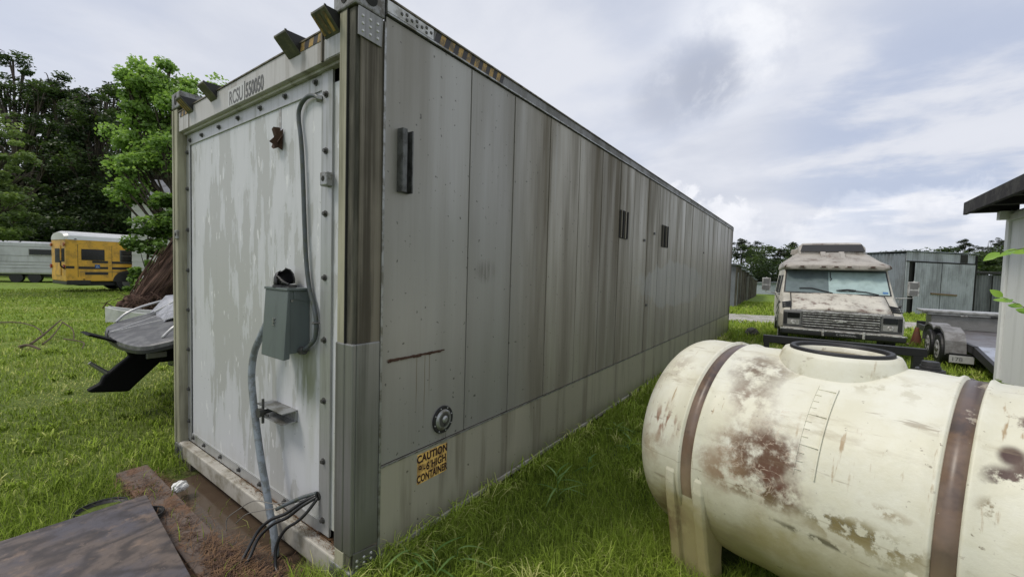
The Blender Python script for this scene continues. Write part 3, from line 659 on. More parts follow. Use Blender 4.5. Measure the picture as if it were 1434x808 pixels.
# ================================================================== plywood board, pots, plank, litter
def mat_ply():
    m, t = newmat('weathered_plywood'); p = t.obj()
    d = t.noise(p, 1.6, (1, .5, 1), det=2, rough=.4, loc=(2.2, .7, 0), dist=.2)
    wv = t.m('FRACT', t.m('MULTIPLY', t.m('ADD', d, t.m('MULTIPLY', t.noise(p, 9), .05)), 17.))
    g_ = t.m('ABSOLUTE', t.m('SUBTRACT', wv, .5)); a = t.noise(p, 2.2, det=7, rough=.65, loc=(1, 1, 1)); b = t.noise(p, 40, (1, .2, 1), det=3); c = t.noise(p, 5., det=6, rough=.7)
    col = t.mix(t.ss(a, .4, .6), (.085, .078, .092), (.135, .105, .088))
    col = t.mix(t.m('MULTIPLY', t.m('MULTIPLY', t.ss(g_, .18, .5), t.ss(c, .25, .5)), .8), col, (.034, .027, .027))
    knot = t.blob(p, (.62, -.42, 0), (.13, .08, 1), t.m('SUBTRACT', c, .5), .9); col = t.mix(t.m('MULTIPLY', knot, .7), col, (.03, .025, .028))
    col = t.mix(t.m('MULTIPLY', t.ss(c, .56, .68), .6), col, (.25, .175, .125))
    mo = t.noise(p, 13, det=6, rough=.7); col = t.mix(t.m('MULTIPLY', t.ss(mo, .52, .62), .45), col, (.045, .034, .032)); col = t.mix(t.m('MULTIPLY', t.ss(mo, .40, .34), .5), col, (.21, .16, .13))
    col = t.mix(t.m('MULTIPLY', t.ss(b, .45, .75), .3), col, (.035, .03, .035))
    finish(t, col, t.m('ADD', .30, t.m('MULTIPLY', a, .35)), 0, t.m('ADD', g_, t.m('MULTIPLY', c, 2.)), .35, .004, .5); return m
bd = thing('plywood_sheet', 'weathered grey brown plywood sheet lying across black pots', 'board', (-1.64, -.372, .10))
o = MB().box(0, 1.19, -1.22, 0, -.012, .006).build('sheet', mat_ply(), bd, bev=.003)
bd.rotation_euler = (R(1.5), R(.8), R(-4.2))
def pot(loc, r, h, lab, lean=0):
    t = thing('plant_pot', lab, 'pot', loc); t.rotation_euler = (lean, 0, 0)
    MB().cyl((0, 0, 0), (0, 0, h), r*.78, r, 28, cap=False).build('pot_wall', M_black, t, smooth=True).modifiers.new('t', 'SOLIDIFY').thickness = .004
    MB().tube([(r*math.cos(a), r*math.sin(a), h) for a in np.linspace(0, 2*math.pi, 25)], .006, 6, smooth=False).build('pot_rim', M_black, t)
    MB().cyl((0, 0, h*.45), (0, 0, h*.5), r*.8, r*.8, 24).build('pot_soil', M_dark, t)
pot((-1.82, -.545, -.135), .13, .16, 'black plastic pot under the far left edge of the plywood')
pot((-1.49, -.40, -.07), .075, .12, 'small black plastic pot at the corner of the plywood')
def mat_plank():
    m, t = newmat('sodden_plank'); p = t.pos(); a = t.noise(p, 1., (2.5, 30, 30), det=6); b = t.noise(p, 6, det=6, rough=.65)
    col = t.mix(a, (.075, .052, .042), (.19, .145, .12)); col = t.mix(t.m('MULTIPLY', t.ss(b, .5, .62), .7), col, (.16, .075, .035))
    finish(t, col, .7, 0, a, .5, .006); return m
M_plank = mat_plank()
pk_ = MB().box(-2.36, -.45, -.395, -.215, -.022, .012).build('timber_plank', M_plank, None, bev=.006); tag(pk_, 'flat brown timber plank lying in mud beside the puddle', 'plank'); pk_.rotation_euler = (0, R(.2), R(-.4))
lit = bmesh.new(); bmesh.ops.create_icosphere(lit, subdivisions=3, radius=.045)
for v in lit.verts: v.co = v.co*(.75+.5*abs(math.sin(v.co.x*90+v.co.y*60))*random.uniform(.6, 1)) ; v.co.z *= .75
me = bpy.data.meshes.new('crumpled_paper'); lit.to_mesh(me); lit.free(); me.materials.append(M_white)
o = bpy.data.objects.new('crumpled_paper', me); COL.objects.link(o); o.location = (-1.765, -.165, .03); tag(o, 'crumpled ball of white paper at the puddle edge', 'litter')
# pine straw around plank
def straw(name, n, cx, cy, sx, sy, z, mat, lmin=.03, lmax=.09):
    c = np.stack([RNG.normal(cx, sx, n), RNG.normal(cy, sy, n)], 1); a = RNG.uniform(0, math.pi, n); l = RNG.uniform(lmin, lmax, n)
    d = np.stack([np.cos(a)*l, np.sin(a)*l, RNG.uniform(-.1, .35, n)*l], 1); wv = np.stack([-np.sin(a), np.cos(a), 0*a], 1)*.0016
    zz = np.maximum(gz(c[:, 0], c[:, 1]), -.03)+z+RNG.uniform(0, .018, n); p = np.stack([c[:, 0], c[:, 1], zz], 1)
    v = np.stack([p-wv, p+wv, p+d+wv, p+d-wv], 1).reshape(-1, 3); f = np.arange(4*n).reshape(n, 4)
    return tag(np_mesh(name, v, f, mat), kind='stuff')
M_straw = plain('pine_straw', (.20, .115, .06), .9, 0, .9, 18, (.07, .04, .03), .6)
straw('pine_straw', 1500, -.62, -.26, .17, .06, .01, M_straw)
straw('pine_straw', 500, -2.0, -.33, .14, .06, .012, M_straw)
straw('pine_straw', 320, -1.25, -.30, .35, .05, .012, M_straw)
straw('pine_straw', 700, -.35, -.3, .16, .12, .0, M_straw)

# ================================================================== horizontal leg tank
TA = -.305; TD = np.array([math.cos(TA), math.sin(TA)]); TZ = .658; TR = .55
def mat_tank():
    m, t = newmat('stained_tank_plastic'); p = t.obj(); X, Y, Z = t.xyz(p)
    a = t.noise(p, 3.2, det=8, rough=.65); b = t.noise(p, 11, det=6, rough=.65, loc=(3, 1, 2)); c = t.noise(p, 45, det=3)
    nz = t.m('MULTIPLY', t.m('SUBTRACT', a, .5), 2.1)
    col = t.mix(t.ss(a, .35, .65), (.77, .765, .665), (.69, .67, .53))
    # yellowed towards the belly
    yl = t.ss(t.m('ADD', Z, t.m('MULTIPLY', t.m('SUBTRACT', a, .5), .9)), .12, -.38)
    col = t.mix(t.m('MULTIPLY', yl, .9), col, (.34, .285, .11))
    def stain(cen, rad, colr, amt, soft=.6, tex=None, n=nz):
        nonlocal col
        f = t.m('MULTIPLY', t.blob(p, cen, rad, n, soft), amt)
        if tex is not None: f = t.m('MULTIPLY', f, tex)
        col = t.mix(f, col, colr)
    tx = t.ss(b, .38, .6); tx2 = t.ss(b, .46, .54)
    br = (.17, .085, .06); dk = (.075, .042, .035)
    edge = t.ss(b, .36, .56)
    stain((-.24, -.26, .48), (.15, .20, .16), (.17, .12, .085), .95, .8, t.ss(b, .36, .58))
    stain((-.22, -.42, .36), (.13, .16, .16), (.18, .115, .075), .85, .9, edge)
    stain((-.22, -.50, .18), (.24, .25, .20), (.28, .19, .115), .85, .95, t.ss(b, .34, .6))
    stain((-.09, -.52, .16), (.17, .25, .17), (.125, .066, .038), 1., .7, edge)
    stain((-.01, -.54, .06), (.15, .25, .10), (.14, .065, .045), 1., .8, edge)
    stain((-.13, -.54, .02), (.22, .25, .07), (.13, .085, .045), .9, .8, tx2)
    stain((-.30, -.54, .05), (.16, .25, .14), (.30, .20, .12), .75, .9, edge)
    stain((-.58, -.50, .18), (.14, .3, .14), (.26, .12, .07), .9, .9, t.ss(t.noise(p, 1, (34, 6, 9), det=4), .46, .6))
    stain((-.66, -.45, .02), (.10, .3, .16), (.34, .24, .13), .7, .9, edge)
    # black mould along the flank
    stain((.20, -.54, .015), (.24, .25, .040), (.055, .045, .028), 1., .85, t.ss(b, .45, .53), t.m('MULTIPLY', nz, .5))
    stain((.24, -.54, -.0), (.36, .25, .085), (.27, .22, .10), .85, .9, tx2)
    stain((.12, -.54, -.075), (.26, .25, .018), (.07, .06, .03), .8, .8, tx2, t.m('MULTIPLY', nz, .4))
    stain((.56, -.38, .385), (.045, .07, .045), dk, 1., .5, None, t.m('MULTIPLY', nz, .5))
    stain((.56, -.44, .33), (.09, .10, .05), dk, 1., .6, tx2, t.m('MULTIPLY', nz, .7))
    stain((.60, -.42, .35), (.06, .14, .10), (.10, .06, .045), 1., .6, tx2)
    stain((.57, -.27, .475), (.05, .08, .04), (.13, .08, .06), 1., .7, tx2)
    stain((.54, -.50, .235), (.06, .10, .06), (.20, .15, .07), .95, .8, tx2)
    stain((.05, -.16, .53), (.30, .10, .03), (.42, .38, .26), .6, .9, tx2)
    col = t.mix(t.m('MULTIPLY', t.ss(c, .66, .74), t.ss(a, .45, .6)), col, (.16, .12, .08))
    cr_ = t.m('ABSOLUTE', t.m('SUBTRACT', t.noise(p, 6.5, det=5, rough=.6, loc=(8, 1, 1), dist=.6), .5))
    rope = t.m('MULTIPLY', t.blob(p, (-.15, -.5, .15), (.3, .3, .25), nz, .6), t.ss(cr_, .010, .003))
    col = t.mix(t.m('MULTIPLY', rope, .55), col, (.58, .48, .38))
    grime = t.noise(p, 1., (1.6, 7, 7), det=8, rough=.7, loc=(5, 2, 1))
    col = t.mix(t.m('MULTIPLY', t.ss(grime, .54, .68), .42), col, (.33, .27, .17))
    sc1 = t.noise(p, 1., (4, 46, 30), det=4, loc=(2, 2, 2)); sc2 = t.noise(p, 1., (40, 5, 5), det=4, loc=(6, 2, 2))
    col = t.mix(t.m('MULTIPLY', t.ss(sc1, .66, .72), .45), col, (.20, .14, .09)); col = t.mix(t.m('MULTIPLY', t.ss(sc2, .64, .72), t.ss(a, .45, .6)), col, (.40, .30, .18))
    seam = t.ss(t.m('ABSOLUTE', t.m('ADD', Z, -.004)), .004, .001); col = t.mix(t.m('MULTIPLY', seam, .35), col, (.3, .25, .15))
    stain((.02, -.2, .50), (.55, .22, .05), (.40, .36, .24), .5, .9, t.ss(b, .5, .6)); stain((-.62, -.3, .42), (.12, .3, .1), (.33, .27, .2), .6, .9, t.ss(b, .48, .6))
    stain((.30, -.50, .12), (.10, .2, .03), (.35, .28, .17), .8, .9, tx2); stain((.2, -.45, -.42), (.5, .3, .14), (.16, .13, .06), .8, .9, t.ss(b, .42, .6)); stain((-.62, -.45, -.36), (.2, .3, .16), (.20, .14, .07), .9, .9, t.ss(b, .42, .58))
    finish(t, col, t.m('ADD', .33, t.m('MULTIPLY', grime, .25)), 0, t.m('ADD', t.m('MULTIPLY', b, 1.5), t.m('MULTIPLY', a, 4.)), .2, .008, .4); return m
M_tank = mat_tank()
def mat_band():
    m, t = newmat('rusty_band_paint'); p = t.obj(); a = t.noise(p, 8, det=7, rough=.68); X, Y, Z = t.xyz(p); b = t.noise(p, 3, det=5)
    col = t.mix(t.ss(a, .4, .62), (.062, .045, .042), (.155, .098, .066)); col = t.mix(t.m('MULTIPLY', t.ss(b, .5, .62), .6), col, (.24, .175, .14))
    low = t.ss(t.m('ADD', Z, t.m('MULTIPLY', a, .2)), .28, -.1); col = t.mix(t.m('MULTIPLY', low, .6), col, (.42, .32, .20))
    col = t.mix(t.m('MULTIPLY', t.ss(Z, .40, .52), .6), col, (.14, .115, .115)); pe = t.noise(p, 5, det=7, rough=.7, loc=(4, 4, 1)); col = t.mix(t.m('MULTIPLY', t.ss(pe, .60, .64), .8), col, (.45, .40, .33))
    finish(t, col, .38, 0, a, .2, .003, .5); return m
M_band = mat_band()
tk = thing('storage_tank', 'stained cream plastic horizontal leg tank with rusty brown bands', 'tank', (1.86, 1.399, TZ), TA)
prof = []; SE, S0 = .845, .60
for s in np.concatenate([np.linspace(-SE, -S0, 15), np.linspace(-S0, -.56, 3)[1:]]):
    q = max(0, (abs(s)-S0)/(SE-S0)); prof.append((s, TR*max(0, 1-q**2.6)**(1/2.3)))
prof[0] = (-SE, .01)
BW = .034
for c in (-.445, .445):
    for s_, dr_ in ((-BW-.022, 0), (-BW-.008, .010), (-BW-.0, .008), (-BW+.004, -.010), (BW-.004, -.010), (BW, .008), (BW+.008, .010), (BW+.022, 0)): prof.append((c+s_, TR+dr_))
    if c < 0: prof += [(s, TR+.004*math.cos(s*22)) for s in np.linspace(-.34, .34, 15)]
prof += [(-s, r) for s, r in prof[:17][::-1]]
NA = 112; rings = []
for s, r in prof:
    rings.append([(s, r*math.cos(a), r*math.sin(a)) for a in np.linspace(0, 2*math.pi, NA, endpoint=False)])
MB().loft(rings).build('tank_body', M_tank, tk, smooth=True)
for c in (-.445, .445):
    rr = [[(c+s, (TR-.004+d)*math.cos(a), (TR-.004+d)*math.sin(a)) for a in np.linspace(0, 2*math.pi, NA, endpoint=False)] for s, d in ((-BW+.004, -.01), (-BW+.006, 0), (BW-.006, 0), (BW-.004, -.01))]
    MB().loft(rr, cap=False).build('band', M_band, tk, smooth=True)
# saddle legs moulded on under each band
for c in (-.455, .455):
    for sg in (-1, 1):
        top = -.05 if sg < 0 else -.05
        mb = MB()
        def sec(z, wy):   # cross-section of the leg: two cheeks with a groove between
            y0 = sg*(.33+.0*z); yo = sg*wy
            hw = .105+.012*(z < -.5)
            xs = [-hw, -.045, -.040, .040, .045, hw]
            pts = [(c-hw, y0, z), (c-hw, yo-sg*.012, z), (c-hw+.012, yo, z), (c-.050, yo, z), (c-.044, yo-sg*.022, z), (c+.044, yo-sg*.022, z), (c+.050, yo, z), (c+hw-.012, yo, z), (c+hw, yo-sg*.012, z), (c+hw, y0, z)]
            return pts
        rr = [sec(z, wy) for z, wy in ((-.655, .430), (-.5, .465), (-.35, .50), (-.22, .532), (-.12, .550), (-.06, .552), (-.0, .538))]
        mb.loft(rr).build('leg', M_tank, tk, bev=.004)
# manway: flared neck, black ring, open throat
nk = []
for r, z in ((.262, .44), (.255, .50), (.243, .545), (.232, .575), (.222, .592), (.185, .594), (.176, .588), (.174, .565), (.174, .53)):
    nk.append([(r*math.cos(a)*1.0, r*math.sin(a), z) for a in np.linspace(0, 2*math.pi, 72, endpoint=False)])
mwy = MB().loft(nk, cap=False).build('manway_neck', M_tank, tk, smooth=True)
rg = [[(r*math.cos(a), r*math.sin(a), z) for a in np.linspace(0, 2*math.pi, 72, endpoint=False)] for r, z in ((.201, .592), (.201, .604), (.197, .608), (.183, .608), (.178, .603), (.177, .56))]
MB().loft(rg, cap=False).build('manway_ring', M_black, tk, smooth=True)
def mat_sludge():
    m, t = newmat('tank_sludge'); p = t.obj(); a = t.noise(p, 14, det=6); finish(t, t.mix(a, (.10, .085, .05), (.26, .21, .11)), .5, 0, a, .4, .01); return m
MB().cyl((0, 0, .552), (0, 0, .565), .175, .175, 48).build('manway_floor', mat_sludge(), tk)
vc = MB().cyl((.29, .16, .51), (.29, .16, .548), .052, .050, 28).build('vent_cap', M_black, tk, bev=.003)
MB().cyl((.29, .16, .548), (.29, .16, .562), .036, .036, 24).cyl((.29, .16, .562), (.29, .16, .582), .032, .030, 24).build('vent_cap_knob', M_black, vc, bev=.002)
# moulded level gauge on the near flank: two raised ribs and ticks
gg = MB()
for sx in (-.035, .035):
    for k in range(22):
        a = R(122+k*1.95); a2 = R(122+(k+1)*1.95); r = TR+.001
        gg.add([(.045+sx-.0025, r*math.cos(a), r*math.sin(a)), (.045+sx+.0025, r*math.cos(a), r*math.sin(a)), (.045+sx+.0025, r*math.cos(a2), r*math.sin(a2)), (.045+sx-.0025, r*math.cos(a2), r*math.sin(a2)),
                (.045+sx-.002, (r+.0055)*math.cos(a), (r+.0055)*math.sin(a)), (.045+sx+.002, (r+.0055)*math.cos(a), (r+.0055)*math.sin(a)), (.045+sx+.002, (r+.0055)*math.cos(a2), (r+.0055)*math.sin(a2)), (.045+sx-.002, (r+.0055)*math.cos(a2), (r+.0055)*math.sin(a2))],
               [(0, 3, 7, 4), (4, 7, 6, 5), (5, 6, 2, 1)])
for k in range(12):
    a = R(124+k*3.5); a2 = a+.006; w0, w1 = (-.035, .035) if k % 4 == 0 else (-.035, -.012)
    gg.add([(.045+x, rr_*math.cos(q), rr_*math.sin(q)) for x, rr_, q in ((w0, TR, a), (w1, TR, a), (w1, TR, a2), (w0, TR, a2), (w0, TR+.0058, a), (w1, TR+.0058, a), (w1, TR+.0058, a2), (w0, TR+.0058, a2))], [(4, 5, 6, 7), (0, 1, 5, 4), (1, 2, 6, 5), (2, 3, 7, 6), (3, 0, 4, 7)])
gg.build('level_gauge', M_tank, tk)
# ================================================================== boat with raised outdrive
def P2(name, c, **k): return plain(name, c, **k)
M_blue = plain('navy_hull', (.012, .018, .05), .25, 0, .3, 6)
M_deck = plain('grey_swim_platform', (.085, .085, .09), .42, 0, .35, 9, (.2, .2, .2), .4)
M_vgrey2 = plain('tread_pad_grey', (.13, .13, .135), .6, 0, .4, 12)
M_deckedge = plain('platform_edge', (.015, .015, .018), .4, 0, .3, 9)
M_rail = plain('pale_rail', (.6, .6, .6), .3, .3, .2, 12)
M_tarp = plain('silver_tarp', (.40, .41, .45), .45, 0, .4, 7, (.22, .23, .26), .5, bump=.6)
M_drive = plain('black_outdrive', (.003, .003, .0035), .6, 0, .3, 9, spec=.15)
M_alu = plain('dull_aluminium', (.30, .30, .28), .4, .6, .4, 12)
bt = thing('motorboat', 'navy motorboat with grey swim platform and raised black outdrive', 'boat', (-3.95, .1, 0))
def zs(y): return .765+.27*(y)           # platform slopes up forward
# platform with rounded corners
out = []
for x, y in ((-.95, .75), (-.95, .12), (-.88, -.03), (-.72, -.11), (-.3, -.17), (.2, -.19), (.6, -.17), (.80, -.12), (.90, .0), (.93, .14), (.94, .75)): out.append((x, y))
o2 = [out[0]]
for i in range(1, len(out)-2):
    p0, p1, p2, p3 = [Vector(out[q]) for q in (i-1, i, i+1, i+2)]
    for k in range(5):
        t = k/5; o2.append(tuple(.5*((2*p1)+(p2-p0)*t+(2*p0-5*p1+4*p2-p3)*t*t+(p3-p0+3*p1-3*p2)*t**3)))
out = o2+[out[-2], out[-1]]
dk = MB(); n_ = len(out)
cx_ = 0; rr = []
for off, dz in ((.03, -.07), (0, -.05), (0, -.015), (.02, 0.)):
    rr.append([(x*(1-off), y+off*.8*(1 if y < .5 else 0), zs(y)+.09+dz) for x, y in out])
dk.loft(rr); pf = dk.build('swim_platform', M_deck, bt, bev=.006)
ed = MB(); rr = [[(x*(1+a), y-(a if y < .5 else 0), zs(y)+.09+dz) for x, y in out] for a, dz in ((-.01, -.085), (.008, -.08), (.008, -.05), (-.01, -.045))]
ed.loft(rr).build('platform_edge', M_deckedge, bt)
for x0_, y0_ in ((-.88, .0), (.72, .02)):
    MB().tube([(x0_, y0_, zs(y0_)+.09), (x0_, y0_+.10, zs(y0_)+.19), (x0_, y0_+.28, zs(y0_+.28)+.20), (x0_-.02, y0_+.62, zs(y0_+.62)+.19), (x0_-.02, y0_+.75, zs(y0_+.75)+.09)], .014, 8).build('grab_rail', M_rail, bt, smooth=True)
# hull
def hull_sec(y, w, zt, zb, chine):
    return [(-w, y, zt), (-w*.98, y, chine), (-w*.55, y, zb+.06), (0, y, zb), (w*.55, y, zb+.06), (w*.98, y, chine), (w, y, zt)]
hs = [hull_sec(.30, .98, .80, .42, .58), hull_sec(1.2, 1.05, .95, .42, .62), hull_sec(3, 1.08, 1.1, .46, .72), hull_sec(4.6, .85, 1.2, .56, .88), hull_sec(5.7, .40, 1.28, .80, 1.05), hull_sec(6.1, .05, 1.3, 1.05, 1.15)]
MB().loft(hs).build('hull', M_blue, bt, bev=.01)
MB().loft([[(-1.0, .55, .92), (1.0, .55, .92), (.95, .6, 1.12), (-.95, .6, 1.12)], [(-1.06, 3.0, 1.1), (1.06, 3.0, 1.1), (1.0, 3.0, 1.3), (-1.0, 3.0, 1.3)], [(-.4, 5.7, 1.3), (.4, 5.7, 1.3), (.3, 5.7, 1.4), (-.3, 5.7, 1.4)]]).build('coaming', M_deck, bt, bev=.02)
# outdrive, raised so the skeg trails aft
def ys_(pts): return [(y-.1, z) for y, z in pts]
dv_ = MB().prism(ys_([(.42, .74), (.10, .74), (-.02, .72), (.03, .60), (-.06, .52), (-.17, .42), (-.19, .36), (-.285, .31), (-.262, .285), (.02, .235), (.10, .32), (.30, .52), (.42, .60)]), 'x', -.045, .045).build('outdrive', M_drive, bt, bev=.02)
MB().prism(ys_([(-.30, .865), (-.27, .872), (.10, .70), (.08, .685)]), 'x', -.16, .16).build('cavitation_plate', M_drive, bt, bev=.004)
MB().cyl((0, -.36, .575), (0, -.23, .445), .016, .022, 10).build('prop_shaft', M_alu, bt)
MB().box(-.09, .09, .16, .40, .50, .78).build('gimbal_housing', M_drive, bt, bev=.02)
MB().box(.06, .10, .05, .22, .56, .62).build('trim_bracket', M_alu, bt, bev=.006)
# trailer beam under the boat
bl = thing('boat_trailer', 'dark steel boat trailer mostly hidden under the navy hull', 'trailer', (-3.95, .1, 0))
MB().box(-.75, -.65, .45, 6, .30, .40).box(.65, .75, .45, 6, .30, .40).box(-.75, .75, .5, .58, .30, .40).build('frame', M_black, bl)
for sx in (-1, 1): MB().cyl((sx*.95, 2.6, .3), (sx*.78, 2.6, .3), .3, n=24).build('wheel', M_black, bl, bev=.03)
# folded tarp and bimini poles over the cockpit
tv = []; nx_, ny_ = 20, 20
for i in range(nx_):
    for j in range(ny_):
        x = -.80+1.6*i/(nx_-1); y = .26+.25*max(0, x)+2.2*j/(ny_-1)
        z = 1.03+.34*sst(y, .25, .8)*(1-.35*abs(x))+.06*math.sin(x*9+y*4)+.04*math.sin(y*13-x*5)+random.uniform(-.015, .015)-(.12 if j == 0 else 0)
        tv.append((x, y+.05*math.sin(x*7), float(z)))
tf = [(i*ny_+j, (i+1)*ny_+j, (i+1)*ny_+j+1, i*ny_+j+1) for i in range(nx_-1) for j in range(ny_-1)]
tp_ = MB().add(tv, tf).build('boat_cover', M_tarp, None); tp_.location = (-3.95, .1, .0); tp_.modifiers.new('t', 'SOLIDIFY').thickness = .01
tag(tp_, 'crumpled silver cover bunched over the motorboat cockpit', 'cover')
MB().tube([(-.62, .30, .98), (-.2, .62, 1.28), (.1, .9, 1.5)], .014, 8, smooth=False).build('canopy_pole', M_rail, bt)
MB().tube([(.1, .35, .98), (-.25, .55, 1.18), (-.5, .72, 1.33)], .012, 8, smooth=False).build('canopy_pole', M_rail, bt)
for a, b in (((-.30, -.16, .82), (.05, .55, 1.15)), ((-.30, -.16, .82), (.70, .45, 1.12))):
    MB().tube([a, b], .004, 6, smooth=False).build('lashing_line', M_rail, bt)
MB().tube([(-.30, -.165, .84), (-.26, -.18, .78), (-.22, -.15, .70)], .006, 6).build('lashing_line', M_black, bt)
# white dinghy gunwale beyond the platform
dg = thing('dinghy', 'small white dinghy lying on the grass behind the swim platform', 'boat', (-11.95, 2.35, -.2), R(60))
rr = []
for s in np.linspace(0, 1, 9):
    w_ = .04+.40*math.sin(math.pi*min(1, .03+s*.9))**.8; x = -1.1+2.3*s; h = .40+.20*(1-s)**3
    rr.append([(x, -w_, h), (x, -w_*.85, .12), (x, 0, .02), (x, w_*.85, .12), (x, w_, h), (x, w_-.05, h), (x, w_*.78, .18), (x, 0, .08), (x, -w_*.78, .18), (x, -w_+.05, h)])
MB().loft(rr).build('dinghy_hull', plain('dinghy_white', (.68, .68, .66), .4, 0, .2, 3, (.45, .44, .42), .3), dg, bev=.01)
# ================================================================== fallen trunk with root ball
def mat_trunk():
    m, t = newmat('shaggy_fallen_bark'); p = t.obj(); a = t.noise(p, 1., (9, 9, .6), det=6, rough=.7)
    finish(t, t.mix(t.ss(a, .35, .65), (.035, .022, .017), (.17, .105, .08)), .95, 0, a, 1., .08, .2); return m
M_trunk = mat_trunk()
ft = thing('fallen_trunk', 'shaggy brown tree trunk leaning up behind the motorboat', 'tree trunk', (-15.3, 2.62, -.1))
ft.rotation_euler = (R(-31), R(4), 0)
for k in range(9):
    a = 2*math.pi*k/9; r = .26; pts = []
    for q in range(8): pts.append(((r+.05*math.sin(k*3+q))*math.cos(a+.05*q), (r+.04*math.cos(k+q*2))*math.sin(a+.05*q), q*.55-.2))
    MB().tube(pts, .17, 7, rad=(.24, .15)).build('bark_ridge', M_trunk, ft)
sg_ = MB()
for k in range(150):
    a = random.uniform(0, 6.28); r0 = random.uniform(.36, .56); h0 = random.uniform(-.3, 3.2); l = random.uniform(.4, 1.3); w_ = random.uniform(-.12, .12)
    sg_.tube([(r0*math.cos(a), r0*math.sin(a), h0), ((r0+.05)*math.cos(a+w_), (r0+.05)*math.sin(a+w_), h0+l*.5), ((r0+random.uniform(-.05, .2))*math.cos(a+2*w_), (r0+.1)*math.sin(a+2*w_), h0+l)], .03, 4, rad=(random.uniform(.015, .045), .008), smooth=False)
sg_.build('bark_strips', M_trunk, ft)['kind'] = 'stuff'
bp_l = thing('brush_pile', 'tangled pile of dark brush and cut branches at the foot of the fallen trunk', 'brush pile', (-14.7, 2.75, -.05))
bq = MB()
for k in range(120):
    a = random.uniform(0, 6.28); c = Vector((random.gauss(0, .35), random.gauss(.15, .45), random.uniform(.0, .5))); d = Vector((math.cos(a), math.sin(a), random.uniform(-.3, .9)))*random.uniform(.3, .8)
    bq.tube([c-d*.5, c+Vector((random.uniform(-.1, .1), 0, .06)), c+d*.5], .012, 4, rad=(.02, .007), smooth=False)
bq.build('branches', M_trunk, bp_l)['kind'] = 'stuff'
bm = bmesh.new(); bmesh.ops.create_icosphere(bm, subdivisions=4, radius=.42)
for v in bm.verts:
    v.co *= 1+.22*math.sin(v.co.x*17+v.co.z*9)*math.cos(v.co.y*15)+random.uniform(-.1, .1)
me = bpy.data.meshes.new('root_ball'); bm.to_mesh(me); bm.free(); me.materials.append(M_trunk)
rb = bpy.data.objects.new('root_ball', me); COL.objects.link(rb); rb.location = (-15.1, 2.55, .10); tag(rb, 'dark brown clod of roots at the foot of the fallen trunk', 'root ball')
# dead branches on the lawn
M_twig = plain('dead_twig', (.10, .07, .045), .9, 0, .5, 20)
def deadbranch(pts_list, lab):
    mb = MB()
    for pts, r in pts_list: mb.tube(pts, r, 6, rad=(r, r*.5))
    tag(mb.build('dead_branch', M_twig, None), lab, 'branch')
def G(x, y, h): return (x, y, float(gz(x, y))+h)
deadbranch([([G(-9.6, -.12, .02), G(-9.9, .05, .12), G(-10.4, .25, .22), G(-10.9, .42, .30)], .022), ([G(-9.4, .0, .02), G(-9.9, .18, .10), G(-10.6, .40, .26)], .016), ([G(-10.6, .40, .27), G(-10.1, .47, .18), G(-9.6, .42, .0)], .014), ([G(-9.7, .30, .05), G(-9.0, .45, .06), G(-8.4, .35, .04)], .014)], 'forked dead branch propped up on the lawn')
deadbranch([([G(-13.6, -.25, .03), G(-12.7, .0, .10), G(-11.6, .15, .08), G(-10.7, .15, .02)], .016)], 'long thin dead branch lying flat on the lawn')
deadbranch([([G(-9.2, -.28, .03), G(-9.0, -.2, .08), G(-8.7, -.1, .04)], .03)], 'short stub of dead wood on the lawn')
# ================================================================== black steel stand, cone, stone
sd_ = thing('steel_stand', 'low black steel beam stand in front of the rusty van', 'stand', (2.13, 6.95, 0), R(5))
MB().box(-.99, .99, -.05, .05, .53, .645).build('beam', M_black, sd_, bev=.006)
for x in (-.93, .90): MB().box(x-.055 if x > 0 else x-.05, x+.055 if x > 0 else x+.03, -.05, .05, 0, .5295).build('leg', M_black, sd_, bev=.004)
for x in (-.93, .90): MB().box(x-.07, x+.07, -.4, .4, -.01, .05).build('foot', M_black, sd_, bev=.004)
sh_ = tag(MB().prism([(.35, .40), (1.3, .43), (1.3, .45), (.35, .42)], 'y', -.55, .75).build('rubber_mat', plain('dark_sheet', (.035, .036, .04), .5, 0, .4, 6, (.12, .12, .12), .4), None), 'dark flat sheet resting on crates behind the tank', 'sheet')
sh_.location = (2.35, 4.6, .0)
cr = tag(MB().box(.45, .52, -.45, .65, .0, .405).box(1.1, 1.17, -.45, .65, 0, .42).box(.5, 1.12, -.4, -.34, .05, .38).build('crate', M_black, None), 'black crate under the dark flat sheet', 'crate'); cr.location = sh_.location
co = thing('traffic_cone', 'faded orange traffic cone on the grass beside the van', 'cone', (3.95, 13.1, float(gz(3.9, 13.1))))
M_cone = plain('faded_orange', (.20, .07, .04), .6, 0, .5, 9, (.14, .07, .05), .6)
MB().cyl((0, 0, .03), (0, 0, .45), .12, .035, 20).build('cone_body', M_cone, co, smooth=False)
MB().box(-.18, .18, -.18, .18, 0, .03).build('cone_base', M_cone, co, bev=.01)
bm = bmesh.new(); bmesh.ops.create_icosphere(bm, subdivisions=3, radius=.16)
for v in bm.verts: v.co *= random.uniform(.9, 1.1); v.co.z *= .9
me = bpy.data.meshes.new('stone'); bm.to_mesh(me); bm.free(); me.materials.append(plain('mossy_stone', (.15, .14, .12), .9, 0, .5, 9))
o = bpy.data.objects.new('stone', me); COL.objects.link(o); o.location = G(.52, 11.8, .08); tag(o, 'grey stone on the grass beyond the container end', 'stone')

